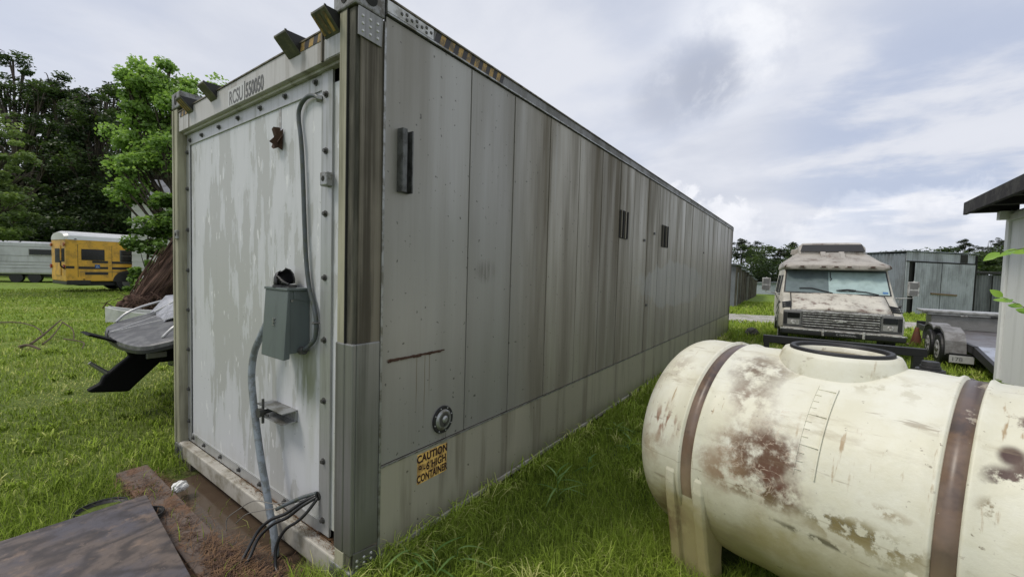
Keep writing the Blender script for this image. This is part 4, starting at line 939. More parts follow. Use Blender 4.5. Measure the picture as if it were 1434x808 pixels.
# ================================================================== conversion van
def mat_van(name, base, rustamt, rc=(.13, .062, .048)):
    m, t = newmat(name); p = t.obj(); X, Y, Z = t.xyz(p); a = t.noise(p, 2.6, det=8, rough=.66); b = t.noise(p, 1., (9, 9, 2.2), det=6, rough=.65, loc=(1, 4, 2))
    v = t.m('ADD', t.m('MULTIPLY', a, .5), t.m('MULTIPLY', b, .5)); col = t.mix(t.ss(a, .35, .65), base, tuple(x*.72 for x in base))
    col = t.mix(t.m('MULTIPLY', t.ss(v, .62-rustamt*.2, .74-rustamt*.2), .85), col, rc)
    st = t.noise(p, 1., (30, 30, 1.5), det=3); col = t.mix(t.m('MULTIPLY', t.ss(st, .55, .75), .35), col, (.2, .16, .13))
    finish(t, col, t.m('ADD', .35, t.m('MULTIPLY', v, .4)), 0, a, .1, .004); return m
M_vbody = mat_van('aged_van_paint', (.60, .575, .50), .2); M_vroof = mat_van('rusting_van_roof', (.43, .40, .355), .5, (.125, .078, .058)); M_vhood = mat_van('scabby_hood_paint', (.66, .63, .55), .58, (.13, .07, .055))
M_chrome = plain('tarnished_chrome', (.60, .60, .58), .35, .15, .4, 14, (.15, .13, .12), .5)
M_vblk = plain('van_black_trim', (.025, .025, .027), .45, 0, .4, 10)
M_vgrey = plain('van_grey_trim', (.20, .20, .195), .5, .2, .4, 14)
M_stripeb = plain('van_stripe_blue', (.055, .06, .075), .5, 0, .5, 8)
def mat_glass(name, c, rough=.12):
    m, t = newmat(name); p = t.obj(); a = t.noise(p, 2.2, det=4, rough=.5); b = t.noise(p, 7, det=5, loc=(2, 1, 1))
    finish(t, t.mix(t.ss(b, .35, .7), c, tuple(x*.8 for x in c)), rough, 0, a, .02, .01, .5); return m
M_glasspale = mat_glass('pale_windscreen', (.42, .55, .54), .06); M_glassgrey = mat_glass('grey_windscreen', (.15, .195, .20), .06); M_darkglass = mat_glass('dark_glass', (.012, .013, .015))
M_lamp = mat_glass('lamp_lens', (.34, .34, .32), .2)
VX = math.atan2(-.263, .965)
vn_ = thing('camper_van', 'old rusty cream conversion van with raised roof facing the tank', 'van', (2.26, 9.72, 0), R(4.5))
vn_.scale = (1.04, 1, 1)
# body shell sections (half outline mirrored), y = distance back from the nose
def vsec(y, pts):
    r = [(x, y, z) for x, z in pts]; l = [(-x, y, z) for x, z in pts][::-1]; return r+l
body = MB().loft([
    vsec(.02, [(.86, .50), (.93, .56), (.94, .80), (.90, .885), (.40, .895)]),
    vsec(.12, [(.90, .42), (.98, .50), (.99, .82), (.93, .95), (.40, .965)]),
    vsec(.40, [(.92, .38), (1.0, .50), (1.0, .95), (.93, 1.06), (.40, 1.08)]),
    vsec(.75, [(.92, .38), (1.0, .50), (1.0, 1.08), (.92, 1.20), (.40, 1.22)]),
    vsec(.86, [(.92, .38), (1.0, .50), (1.0, 1.12), (.95, 1.25), (.40, 1.25)]),
    vsec(1.25, [(.92, .38), (1.0, .50), (1.0, 1.12), (.90, 1.77), (.40, 1.79)]),
    vsec(1.50, [(.92, .38), (1.0, .50), (1.0, 1.12), (.91, 1.82), (.40, 1.84)]),
    vsec(4.9, [(.92, .38), (1.0, .50), (1.0, 1.12), (.91, 1.82), (.40, 1.84)])]).build('body', M_vbody, vn_, bev=.02)
hood = MB()
hr = []
for y, z, w_ in ((.035, .905, .80), (.06, .955, .79), (.14, .985, .785), (.40, 1.095, .78), (.76, 1.238, .78), (.80, 1.245, .78)):
    hr.append([(x*w_, y, z+.018*(1-x*x)+(.012 if abs(x) < .45 else 0)) for x in np.linspace(-1, 1, 15)])
hood.loft(hr, cap=False, close=False); o = hood.build('hood', M_vhood, vn_, smooth=True); o.modifiers.new('t', 'SOLIDIFY').thickness = .02
for sx in (-1, 1):
    MB().loft([[(sx*x, y, z), (sx*(x+.012), y, z), (sx*(x+.012), y, z+.008), (sx*x, y, z+.008)] for x, y, z in ((.802, .04, .905), (.795, .14, .982), (.79, .40, 1.092), (.79, .78, 1.243))]).build('hood_gap', M_vblk, vn_)
MB().box(-.80, .80, .79, .835, 1.245, 1.266).build('cowl_vent', M_vgrey, vn_)
for k in range(12): MB().box(-.70+k*.12, -.62+k*.12, .785, .79, 1.250, 1.262).build('cowl_slot', M_vblk, vn_)
MB().box(-.80, .80, .018, .034, .903, .925).build('hood_lip', M_chrome, vn_, bev=.004)
MB().box(-.93, .93, -.035, .02, .505, .544).build('front_valance', M_vbody, vn_, bev=.006)
# windscreen: frame, one pale and one grey pane, wipers, hanging charm
def ws(u, v):   # u -1..1, v 0..1 along the slanted screen
    w_ = .91-.035*v; return (u*w_, .865+.385*v+.05*u*u-.05, 1.262+.50*v)
def wsgrid(u0, u1, v0, v1, off=0., n=8):
    vs = []; 
    for i in range(n+1):
        for j in range(3):
            x, y, z = ws(u0+(u1-u0)*i/n, v0+(v1-v0)*j/2); vs.append((x, y-off*.8, z+off*.6))
    fs = [(i*3+j, (i+1)*3+j, (i+1)*3+j+1, i*3+j+1) for i in range(n) for j in range(2)]
    return MB().add(vs, fs)
wf = wsgrid(-1.04, 1.04, -.06, 1.07, .012).build('windscreen_frame', M_vbody, vn_); 
wr = wsgrid(-1.01, 1.01, -.025, 1.03, .02).build('windscreen_rubber', M_vblk, vn_)
wsgrid(-.98, -.12, .0, 1., .028).build('windscreen', M_glassgrey, vn_); wsgrid(-.12, .98, .0, 1., .028).build('windscreen', M_glasspale, vn_)
wsgrid(-.985, .985, .93, 1.01, .032).build('screen_tint', M_glassgrey, vn_)
wsgrid(.86, .955, .05, .13, .032).build('windscreen_sticker', plain('blue_sticker', (.08, .2, .42), .5), vn_)
for pts in ([ws(-.70, .16), ws(-.45, .17), ws(-.05, -.02)], [ws(.25, .12), ws(.55, .08), ws(.78, -.02)], [ws(.02, .10), ws(.22, .16), ws(.38, .13)]):
    MB().tube([(x, y-.04, z+.03) for x, y, z in pts], .011, 6, smooth=False).build('wiper', M_vblk, vn_)
MB().prism([(.05, 1.335), (.30, 1.345), (.30, 1.375), (.12, 1.37)], 'y', .80, .815).build('wiper_blade', M_vblk, vn_)
MB().tube([(x, y-.03, z+.02) for x, y, z in (ws(-.08, .93), ws(-.08, .70), ws(-.06, .62), ws(-.09, .55))], .008, 6).build('hanging_charm', M_vblk, vn_)
# nose: grille surround, bars, badge, lamps
gs = MB().box(-.935, .935, -.03, .03, .545, .905).build('grille_surround', M_vgrey, vn_, bev=.02)
MB().box(-.60, .60, -.040, -.0305, .575, .880).build('grille_void', M_vblk, vn_)
for k in range(6):
    z = .590+k*.051
    MB().box(-.60, .60, -.066, -.038, z, z+.017).build('grille_bar', M_chrome, gs, bev=.002)
MB().box(-.61, .61, -.062, -.036, .725, .745).build('grille_bar', M_vgrey, gs, bev=.003)
for x in (-.36, -.12, .12, .36): MB().box(x-.005, x+.005, -.054, -.037, .58, .88).build('grille_divider', M_vblk, gs)
MB().box(-.62, .62, -.065, -.031, .882, .905).build('grille_trim', M_chrome, gs, bev=.004)
bw = MB().prism([(-.105, .722), (-.035, .722), (-.035, .712), (.045, .712), (.045, .722), (.110, .722), (.095, .752), (.040, .752), (.040, .764), (-.040, .764), (-.040, .752), (-.120, .752)], 'y', -.078, -.062).build('cross_badge', M_chrome, gs, bev=.002)
for sx in (-1, 1):
    hb = MB().box(sx*.62 if sx > 0 else -.91, .91 if sx > 0 else -.62, -.045, -.0305, .585, .875).build('headlamp_bezel', M_vgrey, gs, bev=.008)
    for z0, z1 in ((.60, .71), (.745, .855)):
        lo = MB().box(sx*.65 if sx > 0 else -.86, .86 if sx > 0 else -.65, -.056, -.0455, z0, z1).build('headlight', M_lamp if z0 < .7 else M_darkglass, hb, bev=.006)
        if z0 < .7: MB().cyl((sx*.755, -.056, .655), (sx*.755, -.066, .655), .05, .04, 20).build('lens', M_chrome, lo)
    MB().box(sx*.865 if sx > 0 else -.925, .925 if sx > 0 else -.865, -.052, -.042, .60, .86).build('side_marker', M_vblk, hb, bev=.006)
# bumper with plate
bp = MB().box(-.97, .97, -.16, -.04, .40, .515).build('bumper', M_vblk, vn_, bev=.03)
MB().box(-.98, .98, -.165, -.08, .505, .530).build('bumper_trim', M_chrome, bp, bev=.008)
for x in (-.27, .36): MB().box(x-.02, x+.02, -.19, -.16, .42, .56).build('bumper_guard', M_chrome, bp, bev=.008)
fp = MB().box(-.10, .28, -.182, -.1655, .43, .505).build('front_plate', M_vblk, bp)
text('C', 'plate_lettering', plain('worn_ink', (.5, .5, .52), .6), fp, .05, (-.06, -.184, .45), (R(90), 0, 0), .0005)
text('NATIONAL', 'plate_lettering', plain('worn_white_ink', (.5, .5, .52), .6), fp, .05, (.12, -.184, .45), (R(90), 0, 0), .0005, 1, 1, 'CENTER')
# doors, side glass, stripes
for sx in (-1, 1):
    def sidex(z): return sx*(1.0-(max(0, z-1.12))*.14)
    for (y0, y1, y2, y3) in ((1.0, 1.75, 1.28, 1.75), (2.2, 3.0, 2.2, 3.0), (3.2, 4.2, 3.2, 4.2)):
        vs = [(sidex(1.18)+sx*.012, y0+.03, 1.18), (sidex(1.18)+sx*.012, y1, 1.18), (sidex(1.66)+sx*.012, y3, 1.66), (sidex(1.66)+sx*.012, y2+.03, 1.66)]
        vs += [(x-sx*.03, y, z) for x, y, z in vs]
        MB().add(vs, [(0, 1, 2, 3), (7, 6, 5, 4), (0, 4, 5, 1), (1, 5, 6, 2), (2, 6, 7, 3), (3, 7, 4, 0)]).build('side_window', M_darkglass, vn_, bev=.01)
    for k, (za, zb, sl_) in enumerate(((1.02, 1.10, -.35), (.90, .98, -.45), (.78, .84, -.5))):
        MB().prism([(.55, za+.0), (2.3, za+sl_*.7), (2.3, zb+sl_*.7), (.45, zb)], 'x', sx*1.001, sx*1.004).build('side_stripe', M_vblk, vn_)
    for k in range(3):
        MB().prism([(sx*.80, 1.0+.04*k-.015), (sx*.955, .955+.04*k), (sx*.955, .972+.04*k), (sx*.80, 1.0+.04*k+.003)], 'y', .10+.1*k, .40+.1*k).build('hood_stripe', M_stripeb, vn_)
    # towing mirrors on struts
    mx = sx*1.26
    mr = MB().box(mx-.085, mx+.085, .93, 1.0, 1.28, 1.58).build('side_mirror', M_chrome, vn_, bev=.012)
    MB().box(mx-.06, mx+.06, .925, .932, 1.43, 1.56).box(mx-.06, mx+.06, .925, .932, 1.30, 1.40).build('mirror_face', M_vgrey, mr)
    MB().tube([(sx*.99, .92, 1.22), (mx, .96, 1.24), (mx, .96, 1.60)], .012, 6, smooth=False).tube([(sx*.99, .98, 1.0), (sx*1.08, .96, 1.22)], .010, 6, smooth=False).build('mirror_arm', M_chrome, vn_)
    for y in (.95, 4.1):
        wh = MB().cyl((sx*.80, y, .34), (sx*.985, y, .34), .34, n=32).build('wheel', M_black, vn_, bev=.03)
        MB().cyl((sx*.984, y, .34), (sx*.992, y, .34), .20, .18, n=24).build('rim', M_chrome, wh)
    MB().prism([(.55, .42), (.60, .60), (.75, .74), (.95, .78), (1.15, .74), (1.30, .60), (1.35, .42)], 'x', sx*.9985, sx*1.0035).build('wheel_arch', M_vblk, vn_)
# raised fibreglass roof cap
rc_ = MB().loft([
    vsec(.92, [(.78, 1.80), (.86, 1.83), (.86, 1.88), (.70, 1.90), (.30, 1.91)]),
    vsec(1.05, [(.86, 1.80), (.93, 1.83), (.93, 1.90), (.80, 1.95), (.30, 1.97)]),
    vsec(1.35, [(.89, 1.80), (.95, 1.83), (.94, 1.93), (.72, 2.04), (.30, 2.08)]),
    vsec(1.75, [(.90, 1.80), (.95, 1.83), (.93, 1.97), (.62, 2.16), (.28, 2.18)]),
    vsec(2.0, [(.90, 1.80), (.95, 1.83), (.92, 2.0), (.62, 2.24), (.28, 2.26)]),
    vsec(4.9, [(.90, 1.80), (.95, 1.83), (.92, 2.0), (.62, 2.24), (.28, 2.26)])]).build('raised_roof', M_vroof, vn_, bev=.025)
MB().loft([vsec(1.80, [(.60, 2.12), (.62, 2.20), (.55, 2.235), (.3, 2.24)]), vsec(1.95, [(.62, 2.12), (.63, 2.34), (.56, 2.42), (.3, 2.43)]), vsec(2.1, [(.62, 2.12), (.63, 2.38), (.55, 2.475), (.3, 2.48)]), vsec(4.7, [(.62, 2.12), (.63, 2.38), (.55, 2.475), (.3, 2.48)])]).build('roof_turret', M_vroof, vn_, bev=.02)
MB().loft([[(-.60, 1.775, 2.255), (.60, 1.775, 2.255), (.60, 1.80, 2.25), (-.60, 1.80, 2.25)], [(-.555, 1.915, 2.425), (.555, 1.915, 2.425), (.555, 1.94, 2.41), (-.555, 1.94, 2.41)]]).build('turret_window', M_vblk, vn_)
for x in (-.17, .17): MB().loft([[(x-.06, 1.25, 2.02), (x+.06, 1.25, 2.02), (x+.04, 1.28, 2.06), (x-.04, 1.28, 2.06)], [(x-.07, 1.75, 2.12), (x+.07, 1.75, 2.12), (x+.05, 1.72, 2.25), (x-.05, 1.72, 2.25)]]).build('roof_scoop', M_vroof, vn_, bev=.012)
MB().box(-.13, .13, 1.30, 1.78, 2.02, 2.21, top=(-.13, .13, 1.55, 1.78)).build('roof_scoop', M_vroof, vn_, bev=.02)
for x in (-.60, -.22, 0, .22, .60):
    y = .915 if abs(x) < .5 else .93
    o = MB().prism([(x-.07, 1.845), (x+.07, 1.845), (x+.05, 1.89), (x-.05, 1.89)], 'y', y-.05, y+.02).build('marker_light', M_vroof, vn_, bev=.004)
    MB().box(x-.035, x+.035, y-.055, y-.0505, 1.852, 1.878).build('marker_lens', plain('marker_lens', (.07, .03, .02), .4), o)
for sx in (-1, 1):
    MB().prism([(sx*.72, 1.86), (sx*.93, 1.84), (sx*.90, 1.90), (sx*.74, 1.915)], 'y', .99, 1.05).build('roof_lamp_recess', M_rust, vn_)
tag(MB().cyl((-.66, 2.4, 2.2), (-.66, 2.4, 2.33), .11, .09, 16).build('roof_vent', M_vroof, vn_, bev=.01))

# ================================================================== tandem flatbed trailer with aluminium toolbox
ft_ = thing('flatbed_trailer', 'tandem axle flatbed trailer with dark deck and dented fender', 'trailer', (0, 0, 0))
M_deckd = plain('worn_trailer_deck', (.17, .165, .18), .4, .2, .5, 5, (.10, .08, .07), .5)
M_ramp = plain('pale_steel_ramp', (.40, .43, .50), .35, .3, .3, 5, (.2, .2, .2), .4)
M_fend = plain('scuffed_fender', (.26, .255, .25), .45, .2, .4, 5, (.12, .11, .10), .4)
XL = 4.08
MB().box(XL+.06, XL+2.1, 9.6, 13.95, .44, .475).build('deck', M_deckd, ft_)
MB().prism([(9.595, .478), (9.595, .44), (7.9, .20), (7.9, .235)], 'x', XL+.06, XL+2.1).build('beavertail', M_ramp, ft_)
MB().box(XL, XL+.059, 9.3, 14.0, .36, .50).box(XL, XL+2.16, 14.0, 14.06, .36, .56).build('side_rail', M_black, ft_, bev=.004)
MB().prism([(9.35, .50), (9.35, .36), (7.85, .14), (7.85, .26)], 'x', XL, XL+.058).build('side_rail', M_black, ft_)
MB().box(XL+.3, XL+.4, 8.2, 13.9, .28, .435).box(XL+1.7, XL+1.8, 8.2, 13.9, .28, .435).box(XL-.05, XL+.02, 11.7, 12.6, .30, .42).build('chassis_beam', M_black, ft_)
MB().tube([(XL+.2, 14, .42), (XL+1.08, 15.6, .42)], .05, 4, smooth=False).tube([(XL+1.96, 14, .42), (XL+1.08, 15.6, .42)], .05, 4, smooth=False).build('drawbar', M_black, ft_)
for y in (10.18, 10.98):
    wh = MB().cyl((XL-.29, y, .305), (XL-.09, y, .305), .305, n=36).build('wheel', M_black, ft_, bev=.03)
    rm = MB().cyl((XL-.294, y, .305), (XL-.284, y, .305), .17, .19, 28).build('rim', M_whiteplate, wh)
    MB().cyl((XL-.31, y, .305), (XL-.294, y, .305), .05, .06, 16).build('hub', M_galv, wh)
    for k in range(6):
        a = k*math.pi/3; MB().cyl((XL-.2975, y+.12*math.cos(a), .305+.12*math.sin(a)), (XL-.294, y+.12*math.cos(a), .305+.12*math.sin(a)), .028, n=8).build('rim_hole', M_black, wh)
arc = []
for y, z in ((9.62, .30), (9.66, .52), (9.82, .67), (10.1, .74), (10.4, .72), (10.58, .66), (10.75, .72), (11.05, .74), (11.33, .67), (11.5, .50), (11.53, .34)): arc.append((y, z))
fn_ = MB(); fn_.loft([[(XL-.275, y, z), (XL-.01, y, z), (XL-.01, y, z+.012), (XL-.275, y, z+.012)] for y, z in arc]); fn_.build('fender', M_fend, ft_, smooth=False)
fe = MB(); fe.loft([[(XL-.285, y, z-.025), (XL-.276, y, z-.025), (XL-.276, y, z+.012), (XL-.285, y, z+.012)] for y, z in arc]); fe.build('fender_skirt', M_vgrey, ft_)
lp = MB().box(XL-.26, XL+.05, 9.44, 9.45, .17, .30).build('licence_plate', plain('plate_white', (.5, .5, .5), .5, 0, .3, 20), ft_, bev=.004)
text('178', 'plate_lettering', M_stencil, lp, .10, (XL-.24, 9.438, .20), (R(90), 0, 0), .0005)
MB().box(XL+.12, XL+.32, 8.9, 8.95, .20, .27).build('tail_light', plain('red_lens', (.22, .01, .012), .3), ft_, bev=.006)
MB().box(XL-.26, XL+.1, 9.452, 9.49, .30, .335).build('plate_bracket', M_black, ft_)
def mat_tread():
    m, t = newmat('diamond_plate'); p = t.pos(); v = t.N('ShaderNodeTexBrick', {'Vector': t.N('ShaderNodeMapping', {'Vector': p, 'Rotation': (R(90), 0, 0)}), 'Scale': 14., 'Color1': (.36, .36, .35), 'Color2': (.30, .30, .29), 'Mortar': (.17, .17, .165), 'Mortar Size': .06, 'Brick Width': .5, 'Row Height': .25}, out='Color')
    a = t.noise(p, 6, det=5); finish(t, t.mix(t.m('MULTIPLY', t.ss(a, .4, .7), .4), v, (.14, .14, .13)), .42, .4, a, .2, .004); return m
M_tread = mat_tread()
tbx = thing('toolbox', 'long aluminium tread plate toolbox across the flatbed trailer', 'toolbox', (0, 0, 0))
MB().box(XL+.08, XL+1.95, 12.95, 13.5, .478, .80).build('chest', M_tread, tbx, bev=.01)
ldd = MB().box(XL+.0, XL+1.98, 12.90, 13.52, .805, .86).box(XL-.10, XL+2.0, 12.86, 13.55, .8605, .915).build('lid', plain('brushed_lid', (.50, .50, .49), .35, .5, .3, 7, (.22, .22, .2), .4), tbx, bev=.01)
for x in (.62, 1.10, 1.62): MB().box(XL+x-.06, XL+x+.06, 12.885, 12.90, .80, .835).build('lid_latch', M_black if abs(x-1.1) < .1 else M_chrome, ldd, bev=.004)

# ================================================================== white building at the right with dark eaves
def mat_siding(name, c, pitch, axis=1, dirt=(.25, .27, .2)):
    m, t = newmat(name); p = t.pos(); q = t.xyz(p)[axis]; a = t.noise(p, 1., (6, 6, .6), det=6, rough=.65); b = t.noise(p, 3, det=6)
    col = t.mix(t.m('MULTIPLY', t.ss(a, .5, .75), .25), c, dirt); col = t.mix(t.m('MULTIPLY', t.ss(b, .55, .7), .15), col, tuple(x*.6 for x in c))
    finish(t, col, .6, 0, b, .2, .005); return m
M_wsid = mat_siding('white_painted_boards', (.82, .84, .82), .2); M_eave = plain('black_mouldy_timber', (.022, .020, .022), .9, 0, .6, 9, (.06, .06, .055), .5, bump=.6)
wb = thing('white_outbuilding', 'white board outbuilding with mouldy black eaves at the right edge', 'building', (0, 0, 0))
BX, BY = 3.38, 5.43
MB().box(BX+.03, BX+3.5, 2.0, BY-.03, 0, 2.34).build('wall', M_wsid, wb)
mmb = MB().box(0, .012, 0, .198, 0, 2.32).mesh('siding_board'); mmb.materials.append(M_wsid)
for k in range(17):
    y = BY-.10-.2*(k+1)
    if y > 1.9: share('siding_board', mmb, wb, (BX+.006, y, .02))
mmb2 = MB().box(0, .196, 0, .02, 0, 2.32).mesh('siding_board'); mmb2.materials.append(M_wsid)
for k in range(17): share('siding_board', mmb2, wb, (BX+.06+k*.2, BY-.028, .02))
MB().box(BX-.015, BX+.075, BY-.09, BY+.0, 0, 2.36).build('corner_trim', M_wsid, wb, bev=.004)
MB().box(BX-.02, BX+.005, 1.95, BY-.095, 2.24, 2.31).build('frieze_trim', M_wsid, wb, bev=.003)
MB().box(BX-.09, BX-.02, BY-.12, BY-.03, 2.26, 2.345).build('soffit_block', M_wsid, wb, bev=.003)
rfp = [(BX-.33, 2.44), (BX+3.9, 2.95), (BX+3.9, 3.0), (BX-.33, 2.475)]
MB().prism([(BX-.29, 2.415), (BX+1.7, 2.66), (BX+3.8, 2.4), (BX+3.8, 2.55), (BX+1.7, 2.80), (BX-.29, 2.455)], 'y', 1.8, BY+.03).build('roof', M_eave, wb)
MB().box(BX-.325, BX-.291, 1.8, BY+.035, 2.335, 2.47).build('fascia', M_eave, wb, bev=.006)
for k in range(6): MB().box(BX-.29, BX+.05, BY-.04-k*.6-.05, BY+.005-k*.6, 2.345, 2.414).build('rafter_tail', M_eave, wb)
MB().prism([(BX+.0, 2.34), (BX+3.5, 2.34), (BX+1.7, 2.62)], 'y', BY-.06, BY-.03).build('gable', M_eave, wb)
# ================================================================== corrugated barn, dark shed, storage row
def corr(name, x0, y0, x1, y1, z0, z1, mat, parent, pitch=.17, amp=.03, step=6):
    Lw = math.hypot(x1-x0, y1-y0); n = int(Lw/pitch*step); dx, dy = (x1-x0)/Lw, (y1-y0)/Lw; nx, ny = dy, -dx
    vs = []
    for i in range(n+1):
        s = Lw*i/n; o = amp*math.sin(2*math.pi*s/pitch)
        for z in (z0, z1): vs.append((x0+dx*s+nx*o, y0+dy*s+ny*o, z))
    return MB().add(vs, [(2*i, 2*i+2, 2*i+3, 2*i+1) for i in range(n)]).build(name, mat, parent)
M_corr = streaky('galvanised_corrugated', (.44, .47, .50), (.17, .17, .17), .5, .45, .3, sc=(2, 2, .5), thr=(.46, .64), var=.5)
M_corrd = streaky('dull_dark_sheet', (.12, .13, .14), (.03, .03, .03), .6, .5, .2, sc=(2, 2, .5), thr=(.46, .64))
M_corrb = streaky('bluish_sheet', (.27, .30, .34), (.13, .13, .13), .6, .5, .2, sc=(2, 2, .5), thr=(.46, .64))
M_wood = plain('bare_timber', (.22, .15, .08), .8, 0, .5, 9)
A = np.array([5.64, 27.7]); Bv = np.array([3.38, 4.30]); Bv /= np.linalg.norm(Bv)          # front line of the barn
Nv = np.array([-Bv[1], Bv[0]])
zb = -.35
bn = thing('corrugated_barn', 'tall corrugated metal barn with double doors barred by a timber', 'barn', (0, 0, 0))
def bp_(s, o=0.): P = A+Bv*s+Nv*o; return P[0], P[1]
E_ = 5.45
MB().add([(*bp_(0.05, .05), zb), (*bp_(E_-.05, .05), zb), (*bp_(E_-.05, 6), zb), (*bp_(.05, 6), zb), (*bp_(.05, .05), 2.95), (*bp_(E_-.05, .05), 2.95), (*bp_(E_-.05, 6), 2.9), (*bp_(.05, 6), 2.9)], [(0, 1, 5, 4), (1, 2, 6, 5), (2, 3, 7, 6), (3, 0, 4, 7), (4, 5, 6, 7)]).build('barn_core', M_dark, bn)
corr('side_wall', *bp_(0, 6), *bp_(0, 0), zb, 3.0, M_corrb, bn)
corr('header_sheet', *bp_(0, 0), *bp_(E_, 0), 2.62, 3.08, M_corr, bn)
corr('front_sheet', *bp_(0, 0), *bp_(.32, 0), zb, 2.615, M_corr, bn)
for s0, s1 in ((.62, 2.66), (2.70, E_-.06)):
    d = corr('barn_door', *bp_(s0, -.05), *bp_(s1, -.05), zb+.05, 2.0, M_corr, bn)
    corr('door_sheet', *bp_(s0, -.054), *bp_(s1, -.054), 1.98, 2.55, M_corr, d)
P0 = bp_(1.9, -.09); P1 = bp_(3.9, -.09)
MB().tube([(P0[0], P0[1], .98), (P1[0], P1[1], .90)], .055, 4, smooth=False).build('door_bar', M_wood, bn)
P0 = bp_(0, -.05); P1 = bp_(E_, -.05)
MB().tube([(P0[0], P0[1], 2.60), (P1[0], P1[1], 2.60)], .035, 4, smooth=False).build('door_track', M_dark, bn)
P0 = bp_(E_, -.04); MB().tube([(P0[0], P0[1], zb), (P0[0], P0[1], 3.05)], .05, 4, smooth=False).build('corner_post', M_dark, bn)
P0 = bp_(E_-1.3, -.03); P1 = bp_(E_-.7, -.03)
MB().add([(P0[0], P0[1], 2.64), (P1[0], P1[1], 2.64), (P1[0], P1[1], 3.06), (P0[0], P0[1], 3.06)], [(0, 1, 2, 3)]).build('missing_sheet', M_dark, bn).modifiers.new('t', 'SOLIDIFY').thickness = .02
MB().add([(*bp_(-.1, -.1), 3.09), (*bp_(E_+.1, -.1), 3.14), (*bp_(E_+.1, 6.1), 3.0), (*bp_(-.1, 6.1), 2.95)], [(0, 1, 2, 3)]).build('roof', M_corrb, bn).modifiers.new('t', 'SOLIDIFY').thickness = .04
dsd = thing('dark_shed', 'low dark sheet metal shed joined to the right of the barn', 'shed', (0, 0, 0))
corr('front_wall', *bp_(E_+.12, .25), *bp_(E_+6.5, .25), zb, 2.05, M_corrd, dsd, .25, .012)
MB().add([(*bp_(E_+.1, .1), 2.1), (*bp_(E_+6.5, .1), 2.1), (*bp_(E_+6.5, 5), 2.35), (*bp_(E_+.1, 5), 2.35)], [(0, 1, 2, 3)]).build('roof', M_dark, dsd).modifiers.new('t', 'SOLIDIFY').thickness = .12
for s in (E_+2.0, E_+4.2):
    P0 = bp_(s, .2); MB().tube([(P0[0], P0[1], zb), (P0[0], P0[1], 2.0)], .03, 4, smooth=False).build('door_seam', M_dark, dsd)
MB().add([(*bp_(E_+.12, .4), zb), (*bp_(E_+6.5, .4), zb), (*bp_(E_+6.5, 5), zb), (*bp_(E_+.12, 5), zb), (*bp_(E_+.12, .4), 2.0), (*bp_(E_+6.5, .4), 2.0), (*bp_(E_+6.5, 5), 2.2), (*bp_(E_+.12, 5), 2.2)], [(0, 1, 5, 4), (1, 2, 6, 5), (2, 3, 7, 6), (3, 0, 4, 7), (4, 5, 6, 7)]).build('core', M_dark, dsd)
# row of storage sheds beyond the far container end
row0 = np.array([-1.45, 23.4]); rowd = np.array([-3.0, 44.5]); rl = np.linalg.norm(rowd); rowd /= rl; rown = np.array([-rowd[1], rowd[0]])
cols_ = [(.17, .18, .20), (.10, .105, .12), (.22, .23, .24), (.13, .14, .15), (.18, .19, .21), (.12, .12, .13), (.2, .2, .2)]
shl = ['nearest dark grey storage shed of the row beyond the container', 'second storage shed of the row, charcoal sheet walls', 'third storage shed of the row, pale sheet walls', 'fourth storage shed of the row, mid grey walls', 'fifth storage shed of the row, light grey walls', 'sixth storage shed of the row, far and dark', 'last and farthest storage shed of the row']
s = 0; lens_ = [5, 5.5, 6, 6, 6.5, 7, 7.5]
for i, ln in enumerate(lens_):
    a = row0+rowd*s; b = row0+rowd*(s+ln-.5); off = rown*(3.2); zt = [2.15, 2.0, 2.0, 1.9, 1.75, 1.6, 1.5][i]; z0 = float(gz(b[0], b[1]))-.1; z1_ = zt-.35*sst(a[1], 24, 60)
    t = thing('storage_shed', shl[i], 'shed', (0, 0, 0), group='row of storage sheds')
    M_s = streaky('shed_sheet_'+'abcdefg'[i], cols_[i], (.05, .05, .05), .6, .6, .1, sc=(2, 2, .5))
    c = a+off; d = b+off
    MB().add([(*a, z0), (*b, z0), (*d, z0), (*c, z0), (*a, z1_), (*b, z1_-.05), (*d, z1_+.1), (*c, z1_+.15)], [(0, 1, 5, 4), (1, 2, 6, 5), (2, 3, 7, 6), (3, 0, 4, 7), (4, 5, 6, 7)]).build('wall', M_s, t)
    ov = -rown*.18
    MB().add([(*(a+ov-rowd*.2), z1_+.02), (*(b+ov+rowd*.1), z1_-.03), (*(d+rowd*.1), z1_+.14), (*(c-rowd*.2), z1_+.19)], [(0, 1, 2, 3)]).build('roof', M_corrb, t).modifiers.new('t', 'SOLIDIFY').thickness = .05
    n = 3
    for k in range(n):
        p0 = a+rowd*(ln-.5)*(k+.18)/n-rown*.03; p1 = a+rowd*(ln-.5)*(k+.8)/n-rown*.03
        MB().add([(*p0, z0+.1), (*p1, z0+.1), (*p1, z1_-.35), (*p0, z1_-.35)], [(0, 1, 2, 3)]).build('door', M_corrd if (k+i) % 3 else M_corrb, t).modifiers.new('t', 'SOLIDIFY').thickness = .04
        q = p0-rowd*.12-rown*.02
        MB().box(q[0]-.05, q[0]+.05, q[1]-.05, q[1]+.05, z0, z1_-.05).build('door_post', M_postside, t)
    s += ln
fh = thing('pale_shed', 'small pale blue grey metal shed closing the far end of the lane', 'shed', (-3.2, 74.5, -1.15))
MB().box(-2.3, 2.3, 0, 4, 0, 1.75).build('wall', plain('pale_metal', (.40, .45, .50), .6, 0, .2, 2), fh)
MB().prism([(-2.5, 1.75), (2.5, 1.75), (2.5, 1.85), (0, 2.05), (-2.5, 1.85)], 'y', -.2, 4.2).build('roof', M_corrb, fh)
